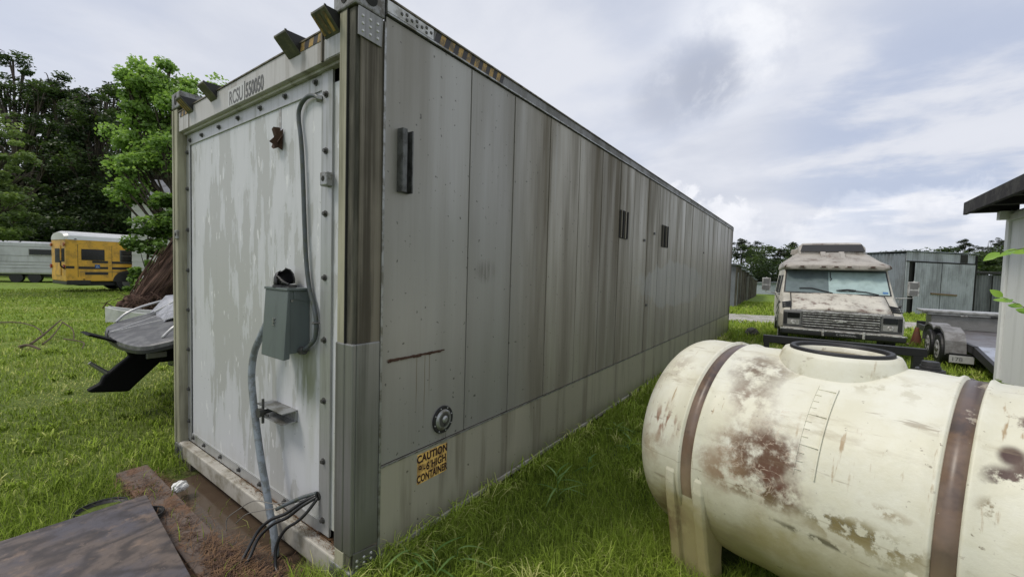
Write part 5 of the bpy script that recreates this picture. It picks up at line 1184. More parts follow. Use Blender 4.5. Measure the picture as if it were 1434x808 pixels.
# ================================================================== school bus
M_bus = plain('school_bus_yellow', (.84, .47, .055), .35, 0, .12, 3, (.30, .16, .05), .3)
M_busw = plain('bus_roof_white', (.78, .79, .82), .3, 0, .1, 3)
bus = thing('school_bus', 'yellow school bus with white roof and black side stripes', 'school bus', (-28.1, 2.74, -.13), R(95))
# local x runs along the side away from the rear, y = 0 is the visible side, body lies at y > 0
BL, BWd = 9.5, 2.35
def arch(y0, y1):
    pts = [(y0, .52), (y0, 2.30)]
    for k in range(9):
        a = math.pi*(1-k/8); pts.append(((y0+y1)/2+(y1-y0)/2*math.cos(a)*.985, 2.42+.62*math.sin(a)**.8*.95))
    pts += [(y1, 2.30), (y1, .52)]; return pts
ar = arch(0, BWd)
MB().add([(x, y, z) for x in (0, BL) for y, z in [(0, .52), (0, 2.62), (BWd, 2.62), (BWd, .52)]], [(0, 1, 2, 3), (4, 7, 6, 5), (0, 4, 5, 1), (1, 5, 6, 2), (2, 6, 7, 3), (3, 7, 4, 0)]).build('body', M_bus, bus, bev=.05)
ap = [(-.02, 2.60)]+[(BWd/2+(BWd/2+.02)*math.cos(math.pi*(1-k/10)), 2.62+.44*math.sin(math.pi*(1-k/10))**.75) for k in range(1, 10)]+[(BWd+.02, 2.60)]
MB().loft([[(x, y*sc_+BWd/2*(1-sc_), 2.60+(z-2.60)*sc2) for y, z in ap] for x, sc_, sc2 in ((-.02, .9, .8), (.12, 1, .97), (.4, 1, 1), (BL, 1, 1))]).build('roof', M_busw, bus, smooth=False)
def bside(x0, x1, z0, z1, mat, name, d=.012, bev=0, parent=None): return MB().box(x0, x1, -d, .004, z0, z1).build(name, mat, parent or bus, bev=bev)
bside(.55, 1.42, 1.60, 2.16, M_darkglass, 'emergency_window', .02, .06)
bside(.42, .425+.01, .75, 2.38, M_vblk, 'door_seam', .006); bside(1.70, 1.712, .75, 2.38, M_vblk, 'door_seam', .006)
for k in range(8):
    x = 2.02+k*.84
    f = bside(x, x+.76, 1.52, 2.18, M_vgrey, 'side_window', .012)
    bside(x+.03, x+.73, 1.55, 1.86, M_darkglass, 'pane', .018, 0, f); bside(x+.03, x+.73, 1.885, 2.15, M_darkglass, 'pane', .018, 0, f)
for x0_, x1_, z in ((.95, 1.55, 1.46), (1.70, 9.2, 1.44), (.45, 1.55, 1.15), (1.70, 9.2, 1.14), (.68, 1.55, .86), (1.92, 9.2, .84), (.0, .30, 1.17)):
    bside(x0_, x1_, z, z+.125, M_vblk, 'side_stripe', .008)
for z in (.99, 1.02): bside(.5, 9.2, z, z+.008, M_vgrey, 'rub_rail_line', .012)
wc = bside(1.05, 1.23, 1.20, 1.385, plain('blue_sign', (.04, .14, .42), .5), 'accessible_sign', .022)
MB().tube([(1.12, -.026, 1.355), (1.12, -.026, 1.29), (1.16, -.026, 1.285), (1.18, -.026, 1.235), (1.20, -.026, 1.235)], .008, 5, smooth=False).tube([(1.11, -.026, 1.30), (1.095, -.026, 1.265), (1.115, -.026, 1.23), (1.15, -.026, 1.235)], .007, 5).build('wheelchair_symbol', M_busw, wc)
bside(.60, .68, .60, .65, M_rust, 'side_reflector', .01)
MB().box(.02, .9, .0-.004, BWd, .35, .60).build('rear_bumper', M_vblk, bus, bev=.03)
MB().box(.5, BL, .2, BWd-.2, .30, .52).build('underframe', M_black, bus)
for x in (2.35, 7.6):
    for y in (.02, BWd-.30):
        wh = MB().cyl((x, y, .46), (x, y+.28, .46), .47, n=32).build('wheel', M_black, bus, bev=.03)
        MB().cyl((x, y-.006, .46), (x, y+.02, .46), .25, .22, 20).build('rim', M_vgrey, wh)
ws_ = [(2.35+.62*math.cos(a), .50+.60*math.sin(a)) for a in np.linspace(0, math.pi, 14)]
MB().prism(ws_, 'y', -.010, .0).build('wheel_arch', M_vblk, bus)
for y in (.12, BWd-.12):   # rear lamps
    MB().cyl((-.02, y, 2.35), (-.06, y, 2.35), .09, n=16).build('rear_lamp', plain('amber_lens', (.45, .12, .03), .3), bus)
    MB().cyl((-.02, y+.05, 1.25), (-.06, y+.05, 1.25), .11, n=16).build('rear_lamp', plain('red_lamp', (.3, .03, .02), .3), bus)
MB().box(-.03, .0, .70, BWd-.70, .8, 2.3).build('rear_door', M_bus, bus, bev=.01)
MB().box(-.036, -.031, .78, BWd-.78, 1.45, 2.15).build('rear_window', M_darkglass, bus); MB().box(-.012, -.004, .18, .62, 1.5, 2.15).build('rear_window', M_darkglass, bus)
MB().tube([(-.03, .05, 1.15), (-.18, -.06, 1.30), (-.18, -.06, 1.55)], .03, 6).build('mirror', M_vblk, bus)
tag(MB().cyl((.35, -.012, 2.62), (.35, .01, 2.62), .05, n=12).build('roof_lamp', M_rust, bus))
# travel trailer beyond the bus
tr_ = thing('travel_trailer', 'long pale grey travel trailer parked on grass beyond the school bus', 'caravan', (-42.4, -1.0, -.15), R(58))
M_camp = streaky('caravan_skin', (.56, .57, .61), (.2, .2, .2), .4, .5, .1, sc=(1, 1, .4))
MB().box(-.5, 8.7, 0, 2.4, .55, 2.70).build('body', M_camp, tr_, bev=.12)
for z in (.95, 1.15, 1.35, 1.75, 2.35): MB().box(-.45, 8.65, -.012, .0, z, z+.02).build('skin_rib', M_vgrey, tr_)
for x0_, x1_ in ((4.3, 5.75), (1.2, 2.4)):
    f = MB().box(x0_, x1_, -.03, .0, 1.82, 2.22).build('window', M_vgrey, tr_); MB().box(x0_+.04, x1_-.04, -.036, -.031, 1.86, 2.18).build('pane', M_darkglass, f)
MB().box(6.45, 6.95, -.12, .0, 1.92, 2.18).build('vent_hood', M_busw, tr_, bev=.03)
MB().box(.2, 8.4, .3, 2.1, .42, .56).build('chassis', M_black, tr_)
for x in (3.6, 4.5): MB().cyl((x, .1, .33), (x, .35, .33), .33, n=24).build('wheel', M_black, tr_)
# white clapboard house half hidden by the tree
hs_ = thing('white_house', 'white clapboard house glimpsed behind the leaning trunk and leaves', 'house', (-27.6, 5.1, -.2), R(52))
M_clap = plain('white_clapboard', (.62, .62, .60), .6, 0, .2, 3)
MB().box(.02, 8, .02, 5, 0, 5.0).build('wall', M_dark, hs_)
mc = MB().prism([(0, 0), (-.03, 0), (-.006, .34), (0, .34)], 'x', 0, 8).mesh('clapboard'); mc.materials.append(M_clap)
for k in range(15): share('clapboard', mc, hs_, (0, .018, k*.335))
mc2 = MB().prism([(0, 0), (-.03, 0), (-.006, .34), (0, .34)], 'y', 0, 5).mesh('clapboard'); mc2.materials.append(M_clap)
for k in range(15): share('clapboard', mc2, hs_, (.018, 0, k*.335))
MB().prism([(-.4, 4.95), (2.5, 6.3), (5.4, 4.95), (5.4, 5.05), (2.5, 6.45), (-.4, 5.05)], 'x', -.4, 8.4).build('roof', M_corrd, hs_)
for x0_, z0_ in ((1.75, 3.3), (4.4, 3.3), (1.75, 1.0)):
    f = MB().box(x0_, x0_+1.0, -.045, .015, z0_, z0_+1.4).build('window', M_clap, hs_); MB().box(x0_+.08, x0_+.92, -.05, -.0455, z0_+.08, z0_+1.32).build('pane', M_darkglass, f)

# ================================================================== foliage
def leaves(n, centres, radii, size, name, mat, parent, flat=.5, aspect=.55, tone_bias=0., shell=.55, seed=0, jitter=.35, droop=0., cl=70, zf=.62):
    """many leaf faces clustered on twig clumps inside lobes"""
    rng = np.random.default_rng(seed+11); centres = np.array(centres, float); radii = np.array(radii, float)
    vol = radii.prod(1)**(.75); pr = vol/vol.sum(); nc = max(8, n//cl)
    ci = rng.choice(len(centres), nc, p=pr); d = rng.normal(size=(nc, 3)); d /= np.linalg.norm(d, axis=1)[:, None]
    rr = (shell+(1-shell)*rng.random(nc)**.6)*(.82+.30*rng.random(nc)); cc = centres[ci]+d*rr[:, None]*radii[ci]
    ctone = rng.random(nc)**1.4*.75-.08+.25*(d[:, 2]+.3)  # clumps high on a lobe toned lighter, as if lit from above
    k = rng.integers(0, nc, n); cs = radii[ci].mean(1)*jitter*rng.uniform(.6, 1.4, nc)
    o = rng.normal(size=(n, 3))+np.array([0, 0, .35]); o /= np.linalg.norm(o, axis=1)[:, None]; rad_ = rng.random(n)**.45
    p = cc[k]+o*np.array([1, 1, zf])*(cs[k]*rad_)[:, None]
    a = rng.uniform(0, 2*math.pi, n); t1 = np.stack([np.cos(a), np.sin(a), rng.normal(-droop, .45, n)], 1); t1 /= np.linalg.norm(t1, axis=1)[:, None]
    nn = rng.normal(size=(n, 3))*flat+o*.9+np.array([0, 0, .45]); nn -= (nn*t1).sum(1)[:, None]*t1; nn /= np.linalg.norm(nn, axis=1)[:, None]
    t2 = np.cross(nn, t1); s = size*rng.uniform(.6, 1.35, n)[:, None]
    v = np.stack([p-t1*s*.5, p+t2*s*aspect*.5+nn*s*.05, p+t1*s*.5-nn*s*.12, p-t2*s*aspect*.5+nn*s*.05], 1).reshape(-1, 3)
    f = np.arange(4*n).reshape(n, 4); tone = np.clip(ctone[k]+rng.normal(0, .11, n)+.12+.22*o[:, 2]+tone_bias, 0, 1)  # tone rises with height in each clump: lit tops, shaded undersides in colour
    return np_mesh(name, v, f, mat, parent, tone)
def trunk(parent, base, top, r, limbs, mat=M_bark, seed=0):
    rng = random.Random(seed); mb = MB(); base = Vector(base); top = Vector(top); P = [base.lerp(top, t)+Vector((rng.uniform(-.1, .1), rng.uniform(-.1, .1), 0))*(r*3*(0 < t < 1)) for t in (0, .3, .6, 1)]
    mb.tube(P, r, 9, rad=(r, r*.35))
    for (c, rad) in limbs:
        c = Vector(c); st = base.lerp(top, min(.95, max(.25, (c.z-base.z)/(top.z-base.z)*.62))); mid = st.lerp(c, .5)+Vector((0, 0, -.12*(c-st).length))
        mb.tube([st, mid, c], r*.35, 6, rad=(r*.42, r*.12))
        for q in range(3):
            e = c+Vector((rng.uniform(-1, 1)*rad[0], rng.uniform(-1, 1)*rad[1], rng.uniform(-.3, .9)*rad[2]))*.8
            mb.tube([mid.lerp(c, .6), c.lerp(e, .5), e], r*.12, 5, rad=(r*.16, r*.05))
    return mb.build('trunk', mat, parent, smooth=True)
def tree(name, label, lobes, n, size, mat, base, tr=.25, seed=0, group=None, tone=0., flat=.5, jitter=.35, shell=.55, aspect=.55, droop=0., top=None, zf=.62):
    """lobes: (x, y, z, rx, ry, rz) in world metres"""
    t = thing(name, label, 'tree', base, group=group); b = Vector(base)
    cen = [(l[0]-b.x, l[1]-b.y, l[2]-b.z) for l in lobes]; rad = [l[3:] for l in lobes]
    tz = top or max(c[2] for c in cen); m_ = np.mean([c[:2] for c in cen], 0)
    trunk(t, (0, 0, -.2), (m_[0]*.6, m_[1]*.6, tz*.72), tr, list(zip(cen, rad)), seed=seed)
    leaves(n, cen, rad, size, 'crown', mat, t, flat=flat, seed=seed, tone_bias=tone, jitter=jitter, shell=shell, aspect=aspect, droop=droop, zf=zf)
    return t
def dep(x, y, t):          # metres ahead of the camera station t, used to survey positions once
    d = r2*((x-717)/582.54)+u2*((404-y)/582.54)+fw; return CAM+d*t
def lob(x, y, t, rx, rz, ry=None): p = dep(x, y, t); return (p.x, p.y, p.z, rx, ry or rx, rz)
# big dark oaks behind the bus
def sublobes(outline, t, rx, rz, n, seed):
    """irregular crown: small lobes scattered through a surveyed outline (x range, top y, bottom y)"""
    rng = random.Random(seed); L_ = []
    for _ in range(n):
        i = rng.randrange(len(outline)-1); (xa, ya), (xb, yb) = outline[i], outline[i+1]; f = rng.random(); x = xa+(xb-xa)*f; yt = ya+(yb-ya)*f
        u = rng.random(); y = yt+8+(345-yt)*u**1.25; k_ = rng.uniform(.55, 1.15)*(.75+.5*u)
        L_.append(lob(x, y, t+rng.uniform(-3.5, 3.5), rx*k_, rz*k_))
    return L_
big = [([(-60, 40), (-20, 62), (25, 66), (45, 88), (62, 118), (78, 150)], 39, 60, 'tallest feathery dark tree at the left edge of the woods', .30, 26000),
       ([(48, 118), (70, 92), (88, 108), (108, 128), (125, 140)], 41, 44, 'feathery dark tree with a low broad top behind the travel trailer', .16, 22000),
       ([(98, 130), (120, 118), (142, 114), (160, 122), (178, 142)], 38, 52, 'broad dark oak rising behind the bus roof', .04, 30000),
       ([(285, 165), (330, 175), (380, 170), (430, 190)], 46, 34, 'dark oak hidden behind the container end', .0, 12000),
       ([(165, 150), (190, 150), (215, 140), (245, 150), (280, 150)], 42, 44, 'dark oak partly behind the bright green tree', .0, 20000)]
for i, (ol, t_, nl, lab, tb, n) in enumerate(big):
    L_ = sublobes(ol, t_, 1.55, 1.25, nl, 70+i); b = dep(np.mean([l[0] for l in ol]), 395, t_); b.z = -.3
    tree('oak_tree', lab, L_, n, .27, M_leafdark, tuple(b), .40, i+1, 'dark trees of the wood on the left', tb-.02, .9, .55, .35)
# understory edge of the wood
ub = [lob(x, y, t, 2.6, 2.2) for x, y, t in ((-10, 330, 34), (25, 345, 35), (60, 340, 36), (95, 330, 36), (130, 335, 38), (165, 340, 38), (200, 350, 38), (235, 350, 38), (40, 320, 38), (110, 310, 38), (-60, 320, 36), (-120, 300, 38), (-200, 260, 38), (270, 350, 42), (310, 350, 44), (350, 352, 46), (390, 352, 48), (440, 355, 50), (500, 358, 54), (570, 362, 60))]
us = leaves(34000, [u[:3] for u in ub], [u[3:] for u in ub], .30, 'undergrowth', M_leafdark, None, .8, seed=33, tone_bias=-.05, shell=.3, jitter=.5); tag(us, kind='stuff')
# shaded depth of the wood: near-black colour on a sheet behind the front trees
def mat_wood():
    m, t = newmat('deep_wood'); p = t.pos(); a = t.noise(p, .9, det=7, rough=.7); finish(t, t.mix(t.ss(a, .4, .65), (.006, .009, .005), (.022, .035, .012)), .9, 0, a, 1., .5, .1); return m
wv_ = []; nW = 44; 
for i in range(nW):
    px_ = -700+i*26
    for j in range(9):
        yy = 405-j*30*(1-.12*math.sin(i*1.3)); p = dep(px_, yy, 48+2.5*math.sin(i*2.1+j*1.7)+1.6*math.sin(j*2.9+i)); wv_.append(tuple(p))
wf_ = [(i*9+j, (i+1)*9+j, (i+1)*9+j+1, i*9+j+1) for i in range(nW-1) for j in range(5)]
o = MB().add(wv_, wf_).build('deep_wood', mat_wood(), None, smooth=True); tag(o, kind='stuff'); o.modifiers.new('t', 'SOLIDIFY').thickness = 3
# pale tree reaching in from the left
tree('pale_tree', 'pale green feathery tree reaching in at the left edge', [lob(-20, 250, 18, 1.3, 1.6), lob(15, 215, 18, .95, .55), lob(28, 245, 18, .75, .5), lob(12, 290, 17.5, .95, .8), lob(-5, 320, 17.5, .9, .5), lob(35, 300, 18, .4, .25), lob(-40, 180, 18.5, 1.4, 1.3), lob(-80, 260, 18, 2, 2.5)], 15000, .17, M_leafpale, tuple(Vector((dep(-90, 400, 18).x, dep(-90, 400, 18).y, -.1))), .22, 5, None, .05, .6, .35, .35)
# bright green tree by the container
bl_ = [(205, 110, 16, .72, .62), (235, 105, 16, .55, .42), (268, 120, 16.3, .6, .45), (183, 120, 15.8, .38, .4), (222, 140, 16, .95, .6), (205, 165, 15.8, .6, .45), (255, 150, 16, .9, .6), (175, 195, 15.5, .55, .4), (205, 210, 15.5, .8, .55), (235, 215, 15.6, .8, .6), (165, 232, 15.3, .38, .3), (195, 250, 15.3, .85, .45), (175, 275, 15.2, .5, .35), (285, 140, 17, .8, .7), (300, 180, 17, 1.2, 1.2), (300, 230, 17, .8, 1.0)]
_r = random.Random(4); bl2 = []
for (x, y, t, rx, rz) in bl_:
    for _ in range(4): bl2.append((x+_r.uniform(-26, 26)*rx/.8, y+_r.uniform(-16, 22)*rz/.5, t+_r.uniform(-.6, .6), rx*_r.uniform(.35, .6), rz*_r.uniform(.35, .65)))
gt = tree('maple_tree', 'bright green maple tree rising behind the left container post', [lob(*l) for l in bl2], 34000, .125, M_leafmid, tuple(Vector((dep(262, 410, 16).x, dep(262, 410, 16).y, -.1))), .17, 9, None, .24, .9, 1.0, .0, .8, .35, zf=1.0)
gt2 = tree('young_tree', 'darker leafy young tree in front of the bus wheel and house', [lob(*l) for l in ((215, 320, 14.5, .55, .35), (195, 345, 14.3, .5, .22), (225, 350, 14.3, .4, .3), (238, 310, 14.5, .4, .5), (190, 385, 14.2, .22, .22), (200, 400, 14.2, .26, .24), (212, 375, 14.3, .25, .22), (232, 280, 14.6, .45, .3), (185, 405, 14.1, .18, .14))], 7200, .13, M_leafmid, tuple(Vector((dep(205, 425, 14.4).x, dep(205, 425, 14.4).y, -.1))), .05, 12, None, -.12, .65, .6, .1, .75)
# trees at the right horizon
fr = [(1040, 372, 62, 3.2, 2.2), (1062, 374, 66, 2.6, 2.4), (1085, 378, 64, 3.0, 2.2), (1050, 358, 72, 3.4, 1.8), (1075, 360, 74, 2.8, 1.9), (1105, 372, 66, 2.6, 2.4), (1034, 352, 80, 2.2, 1.6), (1120, 368, 76, 3.4, 3), (1150, 372, 78, 4, 2.6), (1190, 375, 80, 4.5, 2.6), (1235, 378, 86, 4, 2.4)]
for i in range(30): fr.append((1260+i*26+random.uniform(-5, 5), 374+random.uniform(-5, 5), 80+random.uniform(-8, 8), 4.2, 3.0))
for x_, y_ in ((1366, 366), (1380, 360), (1395, 362), (1410, 356), (1425, 358), (1372, 378), (1400, 376), (1420, 372), (1300, 362), (1325, 360)): fr.append((x_, y_, 58, 1.8, 1.2))
F_ = [lob(*l) for l in fr]
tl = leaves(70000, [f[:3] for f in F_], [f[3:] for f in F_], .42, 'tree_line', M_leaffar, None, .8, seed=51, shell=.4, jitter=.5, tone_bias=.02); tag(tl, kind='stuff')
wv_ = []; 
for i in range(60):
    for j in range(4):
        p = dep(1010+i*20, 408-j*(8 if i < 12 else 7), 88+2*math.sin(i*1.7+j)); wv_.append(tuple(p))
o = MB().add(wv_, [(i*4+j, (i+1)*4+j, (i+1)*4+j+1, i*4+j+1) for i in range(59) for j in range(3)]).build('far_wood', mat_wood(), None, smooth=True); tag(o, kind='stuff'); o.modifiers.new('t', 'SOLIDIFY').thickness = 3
def pine(px_, ytop, t, lab, w_=2.2, seed=0):
    top = dep(px_, ytop, t); b = Vector((top.x, top.y, -1.2)); H_ = top.z-b.z; rng = random.Random(seed)
    lobes = []
    for k in range(16):
        a = rng.uniform(0, 6.28); f = rng.uniform(.62, 1.); rr = w_*(1.15-f)*1.8+.35; lobes.append((b.x+math.cos(a)*rr*.6, b.y+math.sin(a)*rr*.6, b.z+H_*f-.3, 1.25*rng.uniform(.6, 1.2), 1.2, .5))
    lobes.append((b.x, b.y, b.z+H_-.35, .6, .6, .35))
    tree('pine_tree', lab, lobes, 3600, .30, M_leafpine, tuple(b), .16, seed, 'tall pines over the tree line', .05, .9, .6, .1, .3, top=H_*.95)
for i, (x, y, t, lab, w_) in enumerate(((1040, 334, 82, 'pine poking over the trees right beside the container end', 2.2), (1058, 338, 86, 'second pine right of the container end', 2.), (1108, 342, 80, 'lone pine just left of the van roof', 2.), (1094, 347, 88, 'small pine tip left of the lone pine', 1.6), (1240, 352, 80, 'pine between the van roof and the barn', 1.8),
      (1350, 335, 95, 'tallest spreading pine above the barn roof', 3.), (1384, 338, 95, 'pine between the tallest pine and the white outbuilding', 2.4), (1404, 334, 90, 'pine half behind the white outbuilding corner', 2.4), (1322, 350, 92, 'small pine over the middle of the barn roof', 1.8), (1308, 352, 92, 'smallest pine over the left of the barn roof', 1.5))):
    pine(x, y, t, lab, w_, 60+i)

# ================================================================== near greenery: twigs, shrub, weeds
def big_leaf(mb, p, d, l, w_, up_=(0, 0, 1), fold=.15, curl=.25):
    p = Vector(p); d = Vector(d).normalized(); s = d.cross(Vector(up_)).normalized(); n = s.cross(d); vs = []; K = 6
    for i in range(K+1):
        t = i/K; ww = w_*.5*math.sin(math.pi*min(1, t*.96+.02))**.8*(1-.25*t); c = p+d*(l*t)-n*(curl*l*t*t)
        vs += [c-s*ww+n*ww*fold, c, c+s*ww+n*ww*fold]
    mb.add(vs, [(3*i+j, 3*i+j+1, 3*i+j+4, 3*i+j+3) for i in range(K) for j in (0, 1)])
def settone(o, lo, hi, per=12):
    at = o.data.attributes.new('tone', 'FLOAT', 'FACE'); n = len(o.data.polygons); v = np.repeat(RNG.uniform(lo, hi, n//per+1), per)[:n]; at.data.foreach_set('value', v.astype(np.float32))
def twig(base, tip, nl, l, w_, lab, tones=(.3, 1), seed=1):
    rng = random.Random(seed); t = thing('leafy_twig', lab, 'twig', base); B_ = Vector(base); v = Vector(tip)-B_
    MB().tube([(0, 0, 0), v*.5+Vector((0, 0, .02)), v], .0025, 6, rad=(.003, .0012)).build('stem', M_bark, t)
    for k in range(nl):
        f = .12+.88*k/(nl-1); sd = 1 if k % 2 else -1; q = v*f+Vector((0, 0, .02*(1-abs(2*f-1)))); dd = v.normalized()
        side = dd.cross(Vector((0, 0, 1))).normalized()
        d = dd*(.6 if f < .95 else 1)+side*sd*(.8 if f < .95 else 0)+Vector((0, 0, rng.uniform(-.5, .05)))
        mb = MB(); big_leaf(mb, q, d, l*rng.uniform(.8, 1.15), w_, (rng.uniform(-.5, .1), -1, rng.uniform(.2, .9))); o = mb.build('leaf', M_leafnear, t, smooth=True); settone(o, *tones)
def dq(x, y, t): return tuple(dep(x, y, t))
twig(dq(1475, 352, 2.3), dq(1400, 354, 2.35), 6, .095, .046, 'upper leafy twig with broad fresh green leaves at the right edge', (.3, .9), 2)
twig(dq(1475, 462, 2.3), dq(1404, 416, 2.35), 10, .075, .042, 'lower leafy twig with yellow green leaves at the right edge', (.4, 1.), 3)
sbk = thing('shrub', 'small leafy shrub against the white outbuilding wall', 'shrub', (3.15, 4.6, 0))
trunk(sbk, (0, 0, 0), (0, 0, .6), .02, [((.1, .1, .5), (.25, .3, .25)), ((-.05, -.3, .5), (.2, .3, .25))], seed=3)
leaves(2600, [(.12, .1, .48), (.1, -.35, .50), (.0, .35, .35)], [(.16, .28, .26), (.18, .3, .28), (.15, .2, .2)], .05, 'foliage', M_leafpale, sbk, .8, seed=8, shell=.2, tone_bias=-.1)
wc_ = thing('wire_coil', 'heap of grey wire mesh loops beside the white outbuilding', 'wire coil', (3.12, 4.95, .30))
for k in range(11):
    a = k*.57; c = Vector((random.uniform(-.10, .10), random.uniform(-.16, .16), random.uniform(-.12, .26))); n = Vector((math.cos(a), math.sin(a), random.uniform(-.5, .5))).normalized(); u_ = n.orthogonal().normalized(); v_ = n.cross(u_)
    MB().tube([c+u_*(.075*math.cos(q))+v_*(.075*math.sin(q)) for q in np.linspace(0, 2*math.pi, 13)], .012, 5, smooth=False).build('loop', M_vgrey, wc_)
MB().box(-.15, .15, -.25, .25, -.30, -.10).build('base_block', M_vgrey, wc_, bev=.02)
# weeds by the container
def weed(x, y, h, nl, lab, lean=(0, 0), w_=.014, seed=0, l=.14):
    rng = random.Random(seed); z = float(gz(x, y)); t = thing('weed', lab, 'weed', (x, y, z))
    tip = Vector((lean[0], lean[1], h)); MB().tube([(0, 0, -.01), tip*.5+Vector((0, 0, .02)), tip], .003, 6, rad=(.0035, .002)).build('stem', M_weed, t)
    settone(t.children[0], .3, .6)
    for k in range(nl):
        f = .25+.75*k/max(1, nl-1); a = rng.uniform(0, 6.28); mb = MB()
        big_leaf(mb, tip*f, (math.cos(a), math.sin(a), rng.uniform(.5, 1.4)), l*rng.uniform(.7, 1.2), w_, (0, 0, 1), .2, rng.uniform(.5, 1.1)); o = mb.build('leaf', M_weed, t, smooth=True); settone(o, .4, .95)
gp = lambda x, y: (float((p := dep(x, y, 1.0)-CAM)[0]*(-CAM.z/p[2])+CAM.x), float(p[1]*(-CAM.z/p[2])+CAM.y))
for (x, y, h, nl, lab, lean, s_) in ((782, 705, .20, 9, 'tallest pale weed with drooping strap leaves midway along the container', (-.02, 0), 1), (706, 672, .20, 2, 'single broad blade leaning against the kick panel', (-.04, .01), 2), (822, 668, .16, 4, 'forked pale weed behind the tallest one', (0, .02), 3),
                                  (640, 800, .12, 4, 'upright broad leaved weed near the bottom edge', (.0, .0), 4), (570, 800, .15, 6, 'sprawling grass clump weed at the foot of the near post', (.05, -.02), 5), (610, 812, .12, 5, 'low curling weed between the post and the upright weed', (-.03, 0), 6), (880, 640, .14, 4, 'small weed close to the tank end', (.02, 0), 7), (862, 612, .12, 6, 'bushy small weed further along the container', (0, 0), 8)):
    X_, Y_ = gp(x, y); weed(X_, Y_, h, nl, lab, lean, .016, s_, .15 if nl > 2 else .2)

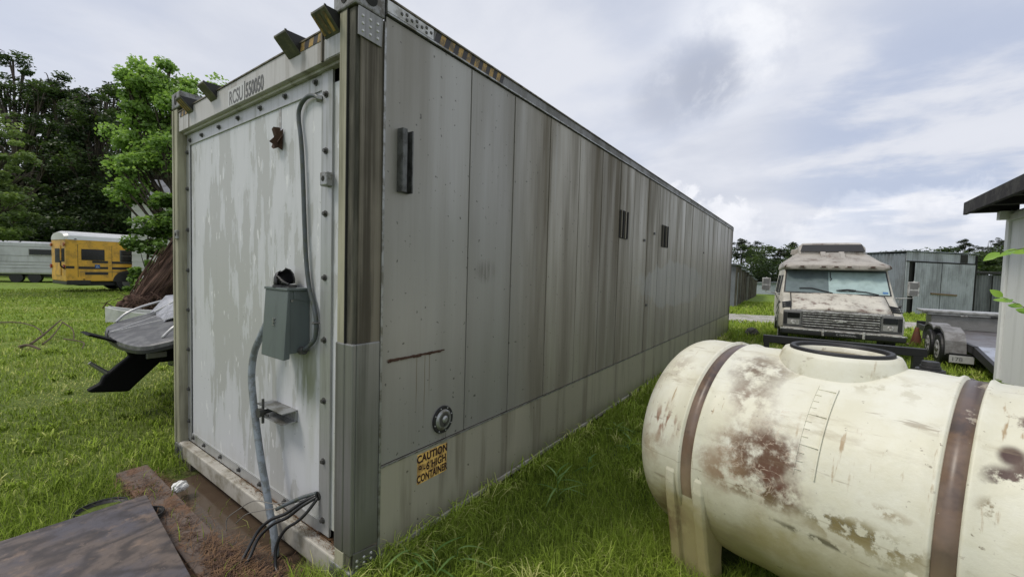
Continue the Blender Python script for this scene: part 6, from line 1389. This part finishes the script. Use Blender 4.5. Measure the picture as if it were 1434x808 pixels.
# ================================================================== grass
def grass():
    rng = np.random.default_rng(5); N_ = 620000
    # density falls with the square of the distance from where people look; same rule all round the yard
    r = np.exp(rng.uniform(math.log(.55), math.log(34), N_)); az = rng.uniform(yaw-1.15, yaw+1.15, N_)
    x = CAM.x+r*np.sin(az); y = CAM.y+r*np.cos(az); keep = np.ones(N_, bool)
    def excl(m): nonlocal keep; keep &= ~m
    excl((x > -W-.0) & (x < .0) & (y > -.01) & (y < L)); 
    excl(np.hypot(x+1.82, y+.545) < .15); excl(np.hypot(x+1.49, y+.40) < .11); brd = (x > -1.66) & (x < -.42) & (y < -.36) & (y > -1.62); excl(brd)
    excl((x > -2.38) & (x < -.2) & (y > -.41) & (y < -.19) & (rng.random(N_) > .05))
    excl((x > -2.1) & (x < -.3) & (y > -.20) & (y < .05) & (rng.random(N_) > .03))
    d0 = np.hypot((x+1.1)*.8, (y+.25)*1.6); excl((d0 < .9) & (y < -.05) & (rng.random(N_) > .4+.4*(d0 > .6)))
    # road
    for i in range(len(cl_pts)-1):
        a = cl_pts[i]; b = cl_pts[i+1]; d = (b-a)/np.linalg.norm(b-a); q = (x-a[0])*d[0]+(y-a[1])*d[1]; dd = abs((x-a[0])*-d[1]+(y-a[1])*d[0]); excl((q > -.2) & (q < 1.4) & (dd < 1.35))
    dx, dy = x-1.86, y-1.40; s = dx*TD[0]+dy*TD[1]; n = -dx*TD[1]+dy*TD[0]; excl((abs(abs(s)-.455) < .12) & (abs(n) < .45))
    excl((x > 3.36) & (y > 2) & (y < 5.45)); excl((x > 1.3) & (x < 3.3) & (y > 9.8) & (y < 14) & (r > 9) & (rng.random(N_) > .3))
    x, y, r = x[keep], y[keep], r[keep]; n_ = len(x)
    clump = .5+.5*vnoise(x, y, 3.1, 3); big_ = .5+.5*vnoise(x, y, .55, 7)
    left = (x < -2.4)
    dc = np.maximum(np.abs(x)-.0, 0)  # distance from the side sheet
    h = np.where(left, .032+.030*clump*big_, .058+.05*clump)*rng.uniform(.45, 1.6, n_)
    near_c = (x > -.02) & (x < .30) & (y > -.2) & (y < L+.2); h = np.where(near_c, h*(1.1+.9*(.5+.5*vnoise(x, y, 6.3, 9))), h)
    ed = (x < -W+.02) & (x > -W-.35) & (y > -.4); h = np.where(ed, h*1.5, h)
    bb = (np.hypot(x-1.5, y-1.15) < .55); h = np.where(bb, h*1.25, h)
    wdt = .0026*np.clip(r/2.0, .8, 14)*rng.uniform(.7, 1.3, n_); h = h*(1+.02*r)
    h = h*(1-.45*sst(vnoise(x, y, 1.15, 11)+.35*vnoise(x, y, 4.7, 12), .42, .75))
    a = rng.uniform(0, 2*math.pi, n_); lean = rng.uniform(.1, 1.05, n_); dirx, diry = np.cos(a), np.sin(a)
    z = gz(x, y)-.004; sx, sy = -diry, dirx
    fa = rng.uniform(0, math.pi, n_); sx, sy = np.cos(fa), np.sin(fa)
    P = np.stack([x, y, z], 1); S = np.stack([sx, sy, 0*x], 1)*wdt[:, None]*.5; D = np.stack([dirx, diry, 0*x], 1)
    m1 = P+D*(h*lean*.25)[:, None]+np.array([0, 0, 1.])*(h*.55)[:, None]; tp = P+D*(h*lean)[:, None]+np.array([0, 0, 1.])*(h*(1-.3*lean))[:, None]
    v = np.stack([P-S, P+S, m1+S*.8, m1-S*.8, tp], 1).reshape(-1, 3)
    b = (np.arange(n_)*5)[:, None]; f = np.concatenate([b+np.array([[0, 1, 2]]), b+np.array([[0, 2, 3]]), b+np.array([[3, 2, 4]])], 0)
    tone = np.clip(.42+.22*(clump-.5)+.25*(big_-.5)+rng.normal(0, .15, n_)+np.where(left, .10, -.04)+.40*(rng.random(n_) > .94)-.25*(rng.random(n_) > .85), 0, 1)
    thatch = sst(vnoise(x, y, 1.15, 11)+.35*vnoise(x, y, 4.7, 12), .42, .75); tone = np.clip(tone+thatch*rng.uniform(.1, .6, n_), 0, 1)
    tone = np.tile(tone, 3)
    # coarse tussocks in the ungrazed strip between container, tank and board
    nt = 4200; r = np.exp(rng.uniform(math.log(1.2), math.log(11), nt)); az = rng.uniform(yaw-1.15, yaw+1.15, nt); cx = CAM.x+r*np.sin(az); cy = CAM.y+r*np.cos(az)
    dx, dy = cx-1.86, cy-1.40; s_ = dx*TD[0]+dy*TD[1]; q_ = -dx*TD[1]+dy*TD[0]
    ok = ~((cx > -W-.02) & (cx < .015) & (cy > -.03) & (cy < L)) & ~((cx > -2.4) & (cx < -.05) & (cy > -1.7) & (cy < .05) & ~((cy > -.34) & (cy < -.12) & (rng.random(nt) < .22))) & ~((abs(abs(s_)-.455) < .14) & (abs(q_) < .47))
    ok &= rng.random(nt) < np.where(cx < -W, .35, 1.)*(.25+.75*(vnoise(cx, cy, 2.3, 4) > -.1)); cx, cy, r = cx[ok], cy[ok], r[ok]; ne = 420; ye = .1+11*rng.random(ne)**1.6; xe = rng.uniform(.012, .09, ne); cx = np.concatenate([cx, xe]); cy = np.concatenate([cy, ye]); r = np.concatenate([r, np.hypot(xe-CAM.x, ye-CAM.y)]); m_ = 16
    L0 = np.where(cx < -W, .065, np.where((cx > 0) & (cx < .1), .15, .105))*rng.uniform(.6, 1.5, len(cx)); ct_ = rng.uniform(.15, .75, len(cx)); ct_ = np.where(rng.random(len(cx)) > .9, .97, ct_)
    cx, cy, r, L0, ct_ = [np.repeat(q, m_) for q in (cx, cy, r, L0, ct_)]; n2 = len(cx)
    x = cx+rng.normal(0, .022, n2); y = cy+rng.normal(0, .022, n2); x = np.where((cx > 0) & (x < .014), .014+abs(x)*.3, x); hh = L0*rng.uniform(.5, 1.25, n2); aa = rng.uniform(0, 2*math.pi, n2)
    D = np.stack([np.cos(aa), np.sin(aa), 0*aa], 1); S = np.stack([-np.sin(aa), np.cos(aa), 0*aa], 1)*(.0019*np.clip(r/1.8, .9, 5)*rng.uniform(.7, 1.4, n2))[:, None]; P = np.stack([x, y, gz(x, y)-.004], 1); ln = rng.uniform(.25, 1.15, n2); Z3 = np.array([0, 0, 1.])
    p1 = P+D*(hh*ln*.18)[:, None]+Z3*(hh*.45)[:, None]; p2 = P+D*(hh*ln*.55)[:, None]+Z3*(hh*(.82-.12*ln))[:, None]; p3 = P+D*(hh*ln)[:, None]+Z3*(hh*(.98-.42*ln))[:, None]
    v2 = np.stack([P-S, P+S, p1+S*.95, p1-S*.95, p2+S*.7, p2-S*.7, p3], 1).reshape(-1, 3); b = (np.arange(n2)*7)[:, None]+len(v)
    f2 = np.concatenate([b+np.array([[0, 1, 2]]), b+np.array([[0, 2, 3]]), b+np.array([[3, 2, 4]]), b+np.array([[3, 4, 5]]), b+np.array([[5, 4, 6]])], 0); t2_ = np.clip(ct_+rng.normal(0, .1, n2), 0, 1)
    v = np.concatenate([v, v2]); f = np.concatenate([f, f2]); tone = np.concatenate([tone, np.tile(t2_, 5)])
    o = np_mesh('grass', v, f, M_grass, None, tone); tag(o, kind='stuff')
grass()
